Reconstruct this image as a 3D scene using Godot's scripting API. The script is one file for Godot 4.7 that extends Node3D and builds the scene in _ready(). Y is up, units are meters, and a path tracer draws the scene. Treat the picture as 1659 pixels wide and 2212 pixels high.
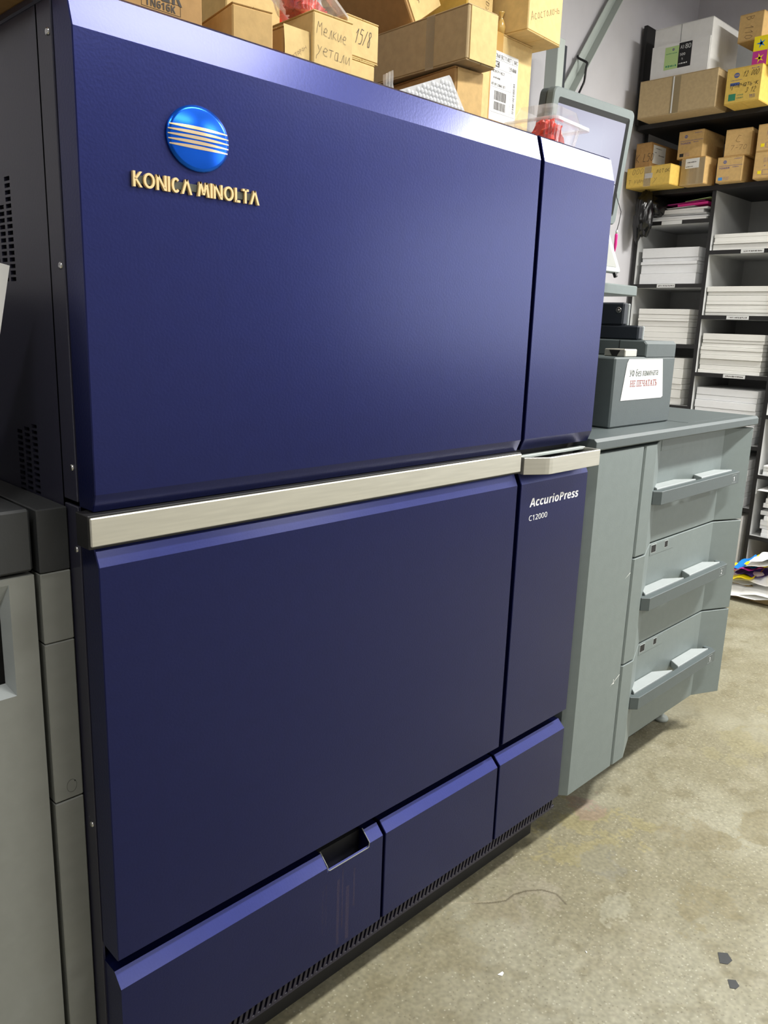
extends Node3D
# A print room: a blue digital press with a paper feeder on its right, cartons on top, a shelf of paper behind.
# x runs along the press front (away from the camera), y up, z out of the press front towards the aisle.

var used := {}
var M := {}
var rng := RandomNumberGenerator.new()
const TOP := 1.607          # top of the press

# ---------------------------------------------------------------- nodes
func numbered(n: String) -> String:
	if not used.has(n):
		used[n] = 0
		return n
	used[n] += 1
	return "%s_%03d" % [n, used[n]]

func tag(o: Node, label: String, category := "", group := "", kind := ""):
	if label: o.set_meta("label", label)
	if category: o.set_meta("category", category)
	if group: o.set_meta("group", group)
	if kind: o.set_meta("kind", kind)
	return o

func thing(called: String, label: String, category: String, at := Vector3.ZERO, turn := 0.0, group := "") -> Node3D:
	var o := Node3D.new()
	o.name = numbered(called)
	add_child(o)
	o.position = at
	o.rotation.y = turn
	return tag(o, label, category, group)

func put(s, called: String, m: Material, parent: Node = self, label := "") -> MeshInstance3D:
	var o := MeshInstance3D.new()
	if s is SurfaceTool:
		s.generate_normals()
		o.mesh = s.commit()
	else:
		o.mesh = s
	o.material_override = m
	o.cast_shadow = GeometryInstance3D.SHADOW_CASTING_SETTING_ON
	o.name = numbered(called) if parent == self else called
	parent.add_child(o, true)
	if label: o.set_meta("label", label)
	return o

func struct(s, called: String, m: Material) -> MeshInstance3D:
	var o := put(s, called, m)
	o.set_meta("kind", "structure")
	return o

# ---------------------------------------------------------------- mesh helpers
func begin(smooth := false) -> SurfaceTool:
	var s := SurfaceTool.new()
	s.begin(Mesh.PRIMITIVE_TRIANGLES)
	s.set_smooth_group(0 if smooth else 4294967295)
	return s

func face(s: SurfaceTool, pts: Array, n: Vector3):
	for i in range(1, pts.size() - 1):
		var a: Vector3 = pts[0]
		var b: Vector3 = pts[i]
		var c: Vector3 = pts[i + 1]
		if (b - a).cross(c - a).dot(n) > 0:
			var t := b
			b = c
			c = t
		for p in [a, b, c]:
			s.set_uv(Vector2(p.x + p.z, p.y))
			s.add_vertex(p)

# a box with chamfered edges from corner a to corner b
func cbox(s: SurfaceTool, a: Vector3, b: Vector3, bev := 0.0, xf := Transform3D.IDENTITY):
	var lo := Vector3(minf(a.x, b.x), minf(a.y, b.y), minf(a.z, b.z))
	var hi := Vector3(maxf(a.x, b.x), maxf(a.y, b.y), maxf(a.z, b.z))
	var c := (lo + hi) / 2
	var e := (hi - lo) / 2
	bev = minf(bev, minf(e.x, minf(e.y, e.z)) * 0.9)
	var P = func(sg: Vector3, k: int) -> Vector3:
		var r := e - Vector3(bev, bev, bev)
		r[k] = e[k]
		return xf * (c + r * sg)
	for k in 3:
		var i := (k + 1) % 3
		var j := (k + 2) % 3
		for sk in [-1.0, 1.0]:
			var q := []
			for w in [[-1, -1], [1, -1], [1, 1], [-1, 1]]:
				var sg := Vector3.ZERO
				sg[k] = sk
				sg[i] = w[0]
				sg[j] = w[1]
				q.append(P.call(sg, k))
			var n := Vector3.ZERO
			n[k] = sk
			face(s, q, xf.basis * n)
		if bev <= 0: continue
		for si in [-1.0, 1.0]:
			for sj in [-1.0, 1.0]:
				var g1 := Vector3.ZERO
				g1[i] = si
				g1[j] = sj
				var g2 := g1
				g1[k] = -1
				g2[k] = 1
				var n2 := Vector3.ZERO
				n2[i] = si
				n2[j] = sj
				face(s, [P.call(g1, i), P.call(g2, i), P.call(g2, j), P.call(g1, j)], xf.basis * n2)
	if bev > 0:
		for sx in [-1.0, 1.0]:
			for sy in [-1.0, 1.0]:
				for sz in [-1.0, 1.0]:
					var g := Vector3(sx, sy, sz)
					face(s, [P.call(g, 0), P.call(g, 1), P.call(g, 2)], xf.basis * g)

func box(called: String, a: Vector3, b: Vector3, bev: float, m: Material, parent: Node = self, label := "") -> MeshInstance3D:
	var s := begin()
	cbox(s, a, b, bev)
	return put(s, called, m, parent, label)

func inset(poly: PackedVector2Array, d: float) -> PackedVector2Array:
	var o := PackedVector2Array()
	var n := poly.size()
	var area := 0.0
	for i in n: area += poly[i].cross(poly[(i + 1) % n])
	var sg := signf(area)
	for i in n:
		var p := poly[i]
		var e1 := (p - poly[(i + n - 1) % n]).normalized()
		var e2 := (poly[(i + 1) % n] - p).normalized()
		var n1 := Vector2(-e1.y, e1.x) * sg
		var n2 := Vector2(-e2.y, e2.x) * sg
		var m := (n1 + n2).normalized()
		o.append(p + m * d / maxf(0.4, m.dot(n1)))
	return o

# extrude a polygon: "x": polygon is (z, y); "y": polygon is (x, z); "z": polygon is (x, y)
func prism(s: SurfaceTool, axis: String, poly: PackedVector2Array, lo: float, hi: float, bev := 0.0):
	var V = func(p: Vector2, t: float) -> Vector3:
		if axis == "x": return Vector3(t, p.y, p.x)
		if axis == "y": return Vector3(p.x, t, p.y)
		return Vector3(p.x, p.y, t)
	var ax: Vector3 = {"x": Vector3.RIGHT, "y": Vector3.UP, "z": Vector3.BACK}[axis]
	var area := 0.0
	var n := poly.size()
	for i in n: area += poly[i].cross(poly[(i + 1) % n])
	var sm := inset(poly, bev) if bev > 0 else poly
	for i in n:
		var j := (i + 1) % n
		var e := poly[j] - poly[i]
		var nn := Vector2(e.y, -e.x) * signf(area)
		var nv: Vector3 = V.call(nn, 0.0)
		face(s, [V.call(poly[i], lo + bev), V.call(poly[j], lo + bev), V.call(poly[j], hi - bev), V.call(poly[i], hi - bev)], nv)
		if bev > 0:
			face(s, [V.call(poly[i], lo + bev), V.call(poly[j], lo + bev), V.call(sm[j], lo), V.call(sm[i], lo)], nv.normalized() - ax)
			face(s, [V.call(poly[i], hi - bev), V.call(poly[j], hi - bev), V.call(sm[j], hi), V.call(sm[i], hi)], nv.normalized() + ax)
	var idx := Geometry2D.triangulate_polygon(sm)
	for k in range(0, idx.size(), 3):
		face(s, [V.call(sm[idx[k]], lo), V.call(sm[idx[k + 1]], lo), V.call(sm[idx[k + 2]], lo)], -ax)
		face(s, [V.call(sm[idx[k]], hi), V.call(sm[idx[k + 1]], hi), V.call(sm[idx[k + 2]], hi)], ax)

func poly2(a: Array) -> PackedVector2Array:
	var o := PackedVector2Array()
	for i in range(0, a.size(), 2): o.append(Vector2(a[i], a[i + 1]))
	return o

func rounded(x0: float, y0: float, x1: float, y1: float, r: float, n := 5) -> PackedVector2Array:
	var o := PackedVector2Array()
	for q in [[x1 - r, y1 - r, 0.0], [x0 + r, y1 - r, PI / 2], [x0 + r, y0 + r, PI], [x1 - r, y0 + r, PI * 1.5]]:
		for i in n + 1:
			var t: float = q[2] + PI / 2 * i / n
			o.append(Vector2(q[0] + r * cos(t), q[1] + r * sin(t)))
	return o

func tube(s: SurfaceTool, pts: Array, r: float, n := 6):
	var rings := []
	var up := Vector3(0.21, 0.9, 0.37).normalized()
	for i in pts.size():
		var d: Vector3 = (pts[mini(i + 1, pts.size() - 1)] - pts[maxi(i - 1, 0)]).normalized()
		var u := d.cross(up).normalized()
		if u.length() < 0.1: u = d.cross(Vector3.RIGHT).normalized()
		var v := d.cross(u)
		var ring := []
		for k in n: ring.append(pts[i] + (u * cos(TAU * k / n) + v * sin(TAU * k / n)) * r)
		rings.append(ring)
	for i in pts.size() - 1:
		for k in n:
			var l := (k + 1) % n
			var mid: Vector3 = (rings[i][k] + rings[i][l]) / 2 - pts[i]
			face(s, [rings[i][k], rings[i][l], rings[i + 1][l], rings[i + 1][k]], mid)
	face(s, rings[0], pts[0] - pts[1])
	face(s, rings[-1], pts[-1] - pts[-2])

# profile of (radius, height) pairs turned round the y axis of xf
func lathe(s: SurfaceTool, prof: Array, n: int, xf := Transform3D.IDENTITY):
	for i in prof.size() - 1:
		var a: Vector2 = prof[i]
		var b: Vector2 = prof[i + 1]
		var e := b - a
		for k in n:
			var t := TAU * k / n
			var u := TAU * (k + 1) / n
			var tm := (t + u) / 2
			var nn := Vector3(cos(tm) * e.y, -e.x, sin(tm) * e.y)
			var q := []
			for w in [[a, t], [a, u], [b, u], [b, t]]:
				q.append(xf * Vector3(w[0].x * cos(w[1]), w[0].y, w[0].x * sin(w[1])))
			face(s, q, xf.basis * nn)

# a height field patch: f(u, v) -> Vector3 for u, v in 0..1
func sheet(s: SurfaceTool, nu: int, nv: int, f: Callable):
	for i in nu:
		for j in nv:
			var a: Vector3 = f.call(float(i) / nu, float(j) / nv)
			var b: Vector3 = f.call(float(i + 1) / nu, float(j) / nv)
			var c: Vector3 = f.call(float(i + 1) / nu, float(j + 1) / nv)
			var d: Vector3 = f.call(float(i) / nu, float(j + 1) / nv)
			for p in [a, b, c, a, c, d]:
				s.set_uv(Vector2(p.x + p.z, p.y))
				s.add_vertex(p)

# a wall panel in the (z, y) plane between x0 and x1 with rectangular holes [z0, y0, z1, y1]
func holed(s: SurfaceTool, z0: float, y0: float, z1: float, y1: float, holes: Array, x0: float, x1: float):
	var zs := [z0, z1]
	for h in holes:
		for v in [h[0], h[2]]:
			if not zs.has(v): zs.append(v)
	zs.sort()
	for i in zs.size() - 1:
		var zm: float = (zs[i] + zs[i + 1]) / 2
		var cuts := []
		for h in holes:
			if h[0] < zm and zm < h[2]: cuts.append(h)
		cuts.sort_custom(func(p, q): return p[1] < q[1])
		var y := y0
		for h in cuts + [[0, y1, 0, y1]]:
			face(s, [Vector3(x0, y, zs[i]), Vector3(x0, h[1], zs[i]), Vector3(x0, h[1], zs[i + 1]), Vector3(x0, y, zs[i + 1])], Vector3.LEFT)
			y = h[3]
	for h in holes:
		var c := Vector3(0, (h[1] + h[3]) / 2, (h[0] + h[2]) / 2)
		var q := [Vector2(h[0], h[1]), Vector2(h[2], h[1]), Vector2(h[2], h[3]), Vector2(h[0], h[3])]
		for k in 4:
			var a: Vector2 = q[k]
			var b: Vector2 = q[(k + 1) % 4]
			face(s, [Vector3(x0, a.y, a.x), Vector3(x0, b.y, b.x), Vector3(x1, b.y, b.x), Vector3(x1, a.y, a.x)], c - Vector3(0, (a.y + b.y) / 2, (a.x + b.x) / 2))

# ---------------------------------------------------------------- writing
func words(parent: Node, called: String, text: String, xf: Transform3D, w: float, h: float, m: Material, depth := 0.0004, font := "Droid Sans", heavy := 400) -> MeshInstance3D:
	var f := SystemFont.new()
	f.font_names = PackedStringArray([font])
	f.font_weight = heavy
	var t := TextMesh.new()
	t.font = f
	t.font_size = 64
	t.pixel_size = 0.01
	t.depth = depth
	t.text = text
	t.curve_step = 1.6
	var bb := t.get_aabb()
	var o := MeshInstance3D.new()
	o.mesh = t
	o.material_override = m
	var sx := w / bb.size.x
	var sy := h / bb.size.y if h > 0 else sx
	var c := bb.get_center()
	o.transform = xf * Transform3D(Basis(Vector3(sx, 0, 0), Vector3(0, sy, 0), Vector3(0, 0, 1)), Vector3(-c.x * sx, -c.y * sy, depth / 2 + 0.0002))
	o.name = called
	parent.add_child(o, true)
	return o

const GLYPH := {
	"М": "00 19 45 79 90", "м": "00 15 32 55 60", "е": "03 53 65 36 14 11 30 60", "л": "00 20 45 56 60", "к": "06 00|56 03 60",
	"и": "06 01 20 56|56 60", "у": "06 33|66 20 0A 0B", "т": "06 66|36 30", "а": "56 16 03 10 40 56 50 60", "1": "06 39 20", "5": "69 29 16 56 63 40 00",
	"/": "00 69", "8": "35 17 29 49 57 35 12 20 40 52 35", "о": "36 14 11 30 51 54 36", "с": "55 36 14 11 30 60", "А": "00 39 60|13 53", "К": "09 00|69 04 60",
	"L": "19 00 50", "0": "39 17 02 20 52 67 39", "С": "68 39 16 02 20 60", "7": "09 69 20", "В": "00 09 48 46 05 54 42 00", "2": "07 29 57 00 60",
	"3": "08 39 57 35 53 30 01", "v": "06 20 56", "н": "06 00|66 60|03 63", "п": "06 00|06 46 50", "ч": "06 13 53|66 60", "-": "14 54", "з": "06 36 44 24 42 20 00",
	"д": "00 36 50|00 0A|50 6A", "р": "0B 06 46 43 13", "ь": "06 00 40 43 03", "э": "06 46 54 41 00|23 54",
}

# handwriting in flat pen ribbons on the plane of xf (origin at the lower left of the text)
func pen(parent: Node, called: String, text: String, xf: Transform3D, h: float, m: Material, width := 0.0012, slant := 0.15, squeeze := 1.0) -> MeshInstance3D:
	var s := begin()
	var x := 0.0
	for ch in text:
		if GLYPH.has(ch):
			var wmax := 5.0
			for stroke in GLYPH[ch].split("|"):
				var pts := []
				for pr in stroke.split(" "):
					var px: float = pr[0].to_int()
					var py: float = 9.0
					if pr[1] == "A": py = -2.0
					elif pr[1] == "B": py = -4.0
					else: py = pr[1].to_int()
					wmax = maxf(wmax, px)
					pts.append(Vector2((x + px * squeeze + py * slant) / 9.0 * h, py / 9.0 * h) + Vector2(rng.randf_range(-.03, .03), rng.randf_range(-.03, .03)) * h)
				for i in pts.size() - 1:
					var d: Vector2 = (pts[i + 1] - pts[i]).normalized()
					var q := Vector2(-d.y, d.x) * width / 2
					var a: Vector2 = pts[i] - d * width * .3
					var b: Vector2 = pts[i + 1] + d * width * .3
					var z := .0004 + .00004 * i
					face(s, [xf * Vector3(a.x + q.x, a.y + q.y, z), xf * Vector3(b.x + q.x, b.y + q.y, z), xf * Vector3(b.x - q.x, b.y - q.y, z), xf * Vector3(a.x - q.x, a.y - q.y, z)], xf.basis.z)
			x += (wmax + 2.5) * squeeze
		else:
			x += 5
	return put(s, called, m, parent)

# raised capitals built stroke by stroke, each letter a part
func raised_letters(parent: Node, text: String, at: Vector3, w: float, h: float, stroke: float, m: Material):
	var wide := {"K": .72, "O": 1.04, "N": .86, "I": .14, "C": .82, "Λ": .92, "M": 1.08, "L": .56, "T": .74, " ": .3}
	var sum := 0.0
	for ch in text: sum += wide[ch] + .2
	var k := w / (sum - .2)
	var x := at.x
	for ch in text:
		var cw: float = wide[ch] * k
		var bars := {"K": [[.08, 0, .08, 1], [.95, 1, .25, .5], [.25, .55, .95, 0]], "N": [[.07, 0, .07, 1], [.07, 1, .93, 0], [.93, 0, .93, 1]], "I": [[.5, 0, .5, 1]], "Λ": [[.04, 0, .5, 1], [.5, 1, .96, 0]],
			"M": [[.04, 0, .2, 1], [.2, 1, .5, .12], [.5, .12, .8, 1], [.8, 1, .96, 0]], "L": [[.1, 0, .1, 1], [.1, .07, .95, .07]], "T": [[.5, 0, .5, 1], [.03, .93, .97, .93]]}
		var s := begin()
		if bars.has(ch):
			for b in bars[ch]:
				var p := Vector2(x + b[0] * cw, at.y + b[1] * h)
				var q := Vector2(x + b[2] * cw, at.y + b[3] * h)
				var n := (q - p).orthogonal().normalized() * stroke / 2
				if absf(q.y - p.y) > absf(q.x - p.x) * .3: n = Vector2(stroke / 2 * 1.05, 0)
				prism(s, "z", PackedVector2Array([p + n, q + n, q - n, p - n]), .0002, .0042)
		elif ch != " ":
			var a0 := 0.0 if ch == "O" else .75
			var a1 := TAU if ch == "O" else TAU - .75
			for i in 24:
				var pl := PackedVector2Array()
				for r in [[0, 1.0], [1, 1.0], [1, 0.0], [0, 0.0]]:
					var t: float = lerpf(a0, a1, (i + r[0]) / 24.0)
					var rx: float = cw / 2 - stroke * (1.0 - r[1])
					var ry: float = h / 2 - stroke * .9 * (1.0 - r[1])
					pl.append(Vector2(x + cw / 2 + rx * cos(t), at.y + h / 2 + ry * sin(t)))
				prism(s, "z", pl, .0002, .0042)
		if ch != " ": put(s, "letter", m, parent)
		x += cw + .2 * k

# a row of print too small to read
func fine_print(parent: Node, xf: Transform3D, x: float, y: float, w: float, h: float, m: Material):
	var s := begin()
	var t := x - w / 2
	while t < x + w / 2:
		var d := rng.randf_range(.25, .8) * h
		cbox(s, Vector3(t, y - h / 2 + rng.randf() * h * .2, 0), Vector3(t + d, y + h / 2 - rng.randf() * h * .3, .0003), 0, xf)
		t += d + rng.randf_range(.2, .6) * h
	put(s, "print", m, parent)

# ---------------------------------------------------------------- materials
func mat(c: Color, rough: float, metal := 0.0) -> StandardMaterial3D:
	var m := StandardMaterial3D.new()
	m.albedo_color = c
	m.roughness = rough
	m.metallic = metal
	return m

func rgb(r: int, g: int, b: int) -> Color:
	return Color8(r, g, b)

func noise_image(w: int, h: int, freq: float, octaves: int, seed_: int, kind := FastNoiseLite.TYPE_SIMPLEX_SMOOTH) -> Image:
	var n := FastNoiseLite.new()
	n.noise_type = kind
	n.seed = seed_
	n.frequency = freq
	n.fractal_octaves = octaves
	return n.get_seamless_image(w, h)

# a grey noise picture stretched to lo..hi, tinted by the albedo colour of the material
func tone_texture(w: int, h: int, freq: float, octaves: int, seed_: int, lo: float, hi: float, stretch_y := 1) -> ImageTexture:
	var src := noise_image(w, h, freq, octaves, seed_)
	var img := Image.create(w, h, true, Image.FORMAT_RGB8)
	for y in h:
		for x in w:
			var v := src.get_pixel(x, (y / stretch_y) % h).r
			v = lo + (hi - lo) * v
			img.set_pixel(x, y, Color(v, v, v))
	img.generate_mipmaps()
	return ImageTexture.create_from_image(img)

func bump_texture(w: int, freq: float, octaves: int, seed_: int) -> ImageTexture:
	var img := noise_image(w, w, freq, octaves, seed_)
	img.convert(Image.FORMAT_RGB8)
	img.bump_map_to_normal_map(2.0)
	img.generate_mipmaps()
	return ImageTexture.create_from_image(img)

func tri(m: StandardMaterial3D, per_metre: float, tex: Texture2D = null, normal: Texture2D = null, strength := 0.3) -> StandardMaterial3D:
	m.uv1_triplanar = true
	m.uv1_scale = Vector3.ONE * per_metre
	if tex: m.albedo_texture = tex
	if normal:
		m.normal_enabled = true
		m.normal_texture = normal
		m.normal_scale = strength
	return m

func glass(c: Color, alpha: float, rough := 0.08) -> StandardMaterial3D:
	var m := mat(Color(c.r, c.g, c.b, alpha), rough)
	m.transparency = BaseMaterial3D.TRANSPARENCY_ALPHA
	return m

func make_materials():
	var grain := bump_texture(256, 0.08, 2, 3)
	var fibre := tone_texture(256, 256, 0.03, 4, 5, 0.93, 1.0)
	var smooth_tone := tone_texture(256, 256, 0.012, 4, 9, 0.97, 1.0)
	M.blue = tri(mat(rgb(22, 31, 91), .38, .8), 9.0, smooth_tone, grain, .12)
	M.blue.clearcoat_enabled = true
	M.blue.clearcoat = .36
	M.blue.clearcoat_roughness = .24
	M.blue_dark = tri(mat(rgb(30, 28, 46), .42), 9.0, null, grain, .1)
	M.black = mat(rgb(18, 18, 20), .6)
	M.frame = tri(mat(rgb(44, 44, 58), .28), 9.0, null, grain, .04)
	M.steel = mat(rgb(214, 212, 200), .38, .75)
	M.steel = tri(M.steel, 3.0, tone_texture(16, 256, 0.2, 3, 12, 0.94, 1.0), null)
	M.chrome = mat(rgb(214, 214, 212), .18, 1.0)
	M.gold = mat(rgb(236, 206, 150), .4, .2)
	M.olive = mat(rgb(70, 72, 62), .5)
	M.badge = mat(rgb(10, 92, 214), .22, .75)
	M.badge_stripe = mat(rgb(232, 208, 166), .25, .8)
	M.white_paint = mat(rgb(236, 236, 238), .5)
	M.grey = tri(mat(rgb(118, 128, 127), .5), 8.0, smooth_tone, grain, .08)
	M.grey_dark = tri(mat(rgb(84, 93, 94), .5), 8.0, smooth_tone, grain, .08)
	M.grey_light = tri(mat(rgb(164, 170, 170), .5), 8.0, smooth_tone, null)
	M.charcoal = tri(mat(rgb(54, 56, 57), .5), 8.0, null, grain, .08)
	M.finisher = tri(mat(rgb(134, 136, 130), .52), 8.0, smooth_tone, null)
	M.navy_black = mat(rgb(34, 40, 48), .45)
	var kr := bump_texture(256, 0.05, 4, 21)
	M.kraft = tri(mat(rgb(208, 172, 112), .82), 6.0, fibre, kr, .1)
	M.kraft_pale = tri(mat(rgb(222, 192, 130), .82), 6.0, fibre, kr, .1)
	M.kraft_dark = tri(mat(rgb(178, 138, 84), .82), 6.0, fibre, kr, .1)
	M.kraft_grey = tri(mat(rgb(190, 166, 124), .82), 6.0, fibre, kr, .1)
	M.kraft_yellow = tri(mat(rgb(226, 190, 92), .8), 6.0, fibre, kr, .1)
	M.white_board = tri(mat(rgb(226, 225, 222), .75), 6.0, smooth_tone, kr, .08)
	M.tape = mat(rgb(196, 154, 86), .22)
	M.clear_tape = glass(rgb(214, 190, 140), .35, .15)
	M.label = mat(rgb(222, 223, 221), .6)
	M.ink = mat(rgb(60, 52, 46), .7)
	M.pencil = mat(rgb(122, 98, 66), .8)
	M.marker = mat(rgb(28, 26, 26), .6)
	M.print_blue = mat(rgb(74, 92, 150), .7)
	M.print_violet = mat(rgb(112, 98, 132), .7)
	M.paper = tri(mat(rgb(250, 251, 252), .8), 9.0, tone_texture(8, 512, 0.35, 3, 31, 0.9, 1.0))
	M.paper_cream = tri(mat(rgb(250, 249, 243), .8), 9.0, M.paper.albedo_texture)
	M.sheet = mat(rgb(246, 246, 244), .7)
	M.shelf_black = mat(rgb(24, 23, 23), .5)
	M.shelf_white = tri(mat(rgb(196, 197, 196), .6), 4.0, smooth_tone, null)
	M.wall = tri(mat(rgb(202, 200, 204), .85), 1.5, smooth_tone, null)
	M.red = mat(rgb(226, 62, 46), .45)
	M.bag_black = mat(rgb(14, 14, 15), .22)
	M.clear = glass(rgb(240, 244, 246), .1, .04)
	M.clear_edge = glass(rgb(246, 248, 250), .32, .06)
	M.bubble = glass(rgb(232, 234, 236), .5, .12)
	M.pink = mat(rgb(226, 36, 140), .5)
	M.magenta = mat(rgb(190, 50, 140), .55)
	M.yellow = mat(rgb(246, 224, 20), .5)
	M.cyan = mat(rgb(20, 124, 206), .5)
	M.green = mat(rgb(46, 130, 96), .6)
	M.lime = mat(rgb(178, 206, 138), .6)
	M.red_ink = mat(rgb(146, 44, 44), .7)
	M.green_ink = mat(rgb(72, 80, 76), .7)
	M.smear = glass(rgb(158, 132, 124), .045, .9)
	M.galvanised = mat(rgb(178, 186, 180), .5)

# ---------------------------------------------------------------- small builders
func patch(parent: Node, called: String, xf: Transform3D, x0: float, y0: float, x1: float, y1: float, m: Material, t := 0.0006, label := "") -> MeshInstance3D:
	var s := begin()
	cbox(s, Vector3(x0, y0, 0), Vector3(x1, y1, t), 0.0, xf)
	return put(s, called, m, parent, label)

const FR := Transform3D.IDENTITY                                     # the +z face of a carton, from its near edge
func FL(wl: float) -> Transform3D:                                   # the -x face of a carton, from its far edge
	return Transform3D(Basis(Vector3(0, 0, 1), Vector3(0, 1, 0), Vector3(-1, 0, 0)), Vector3(0, 0, -wl))

# a closed carton standing on its near corner: wr runs along local x, wl back along local -z
func carton(called: String, label: String, at: Vector3, h: float, wl: float, wr: float, deg: float, m: Material, group := "") -> Node3D:
	var o := thing(called, label, "box", at, deg_to_rad(deg), group)
	var t := .0025
	box("body", Vector3(0, t, -wl), Vector3(wr, h - t, 0), .002, m, o)
	var long_x := wr > wl
	for y in [0.0, h - t]:
		for k in 2:
			if long_x:
				box("flap", Vector3(0, y, -wl * (.502 + .498 * k) if k else -wl * .498), Vector3(wr, y + t, -wl * .502 if k else 0.0), .001, m, o)
			else:
				box("flap", Vector3(wr * .502 if k else 0.0, y, -wl), Vector3(wr if k else wr * .498, y + t, 0), .001, m, o)
	return o

func blob(s: SurfaceTool, c: Vector3, r: Vector3, amp: float, seed_: int, n := 18, freq := 2.2):
	var fn := FastNoiseLite.new()
	fn.seed = seed_
	fn.frequency = freq
	fn.fractal_octaves = 3
	var P = func(i: int, j: int) -> Vector3:
		var th := PI * j / n
		var ph := TAU * (i % (2 * n)) / (2 * n)
		var d := Vector3(sin(th) * cos(ph), cos(th), sin(th) * sin(ph))
		return c + d * r * (1.0 + amp * fn.get_noise_3dv(d * 1.0))
	for j in n:
		for i in 2 * n:
			var a: Vector3 = P.call(i, j)
			var b: Vector3 = P.call(i + 1, j)
			var d: Vector3 = P.call(i + 1, j + 1)
			var e: Vector3 = P.call(i, j + 1)
			face(s, [a, b, d, e], (a + d) / 2 - c)

func make_lamp(at: Vector3, label: String, energy: float):
	var o := thing("pendant_lamp", label, "lamp", at, 0.0, "pendant strip lamps over the aisle")
	var s := begin()
	prism(s, "x", poly2([-.1, 0, -.085, .06, .085, .06, .1, 0, .093, 0, .08, .054, -.08, .054, -.093, 0]), -.45, .45)
	put(s, "housing", M.grey_light, o)
	for x in [-.45, .446]: box("end_cap", Vector3(x, .002, -.094), Vector3(x + .004, .058, .094), 0, M.grey_light, o)
	var g := StandardMaterial3D.new()
	g.albedo_color = Color(.9, .9, .9)
	g.emission_enabled = true
	g.emission = Color(1.0, .985, .95)
	g.emission_energy_multiplier = 1.5
	box("diffuser", Vector3(-.44, .01, -.083), Vector3(.44, .016, .083), 0, g, o)
	for x in [-.38, .38]:
		var t := begin()
		tube(t, [Vector3(x, .06, 0), Vector3(x, 3.5 - at.y, 0)], .003, 6)
		put(t, "suspension_wire", M.galvanised, o)
	var l := AreaLight3D.new()
	l.name = "light"
	l.area_size = Vector2(.88, .166)
	l.area_normalize_energy = true
	l.light_color = Color(1.0, .995, .975)
	l.light_energy = energy
	l.area_range = 14.0
	l.shadow_enabled = true
	l.rotation_degrees.x = -90
	l.position.y = .006
	o.add_child(l)

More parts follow.
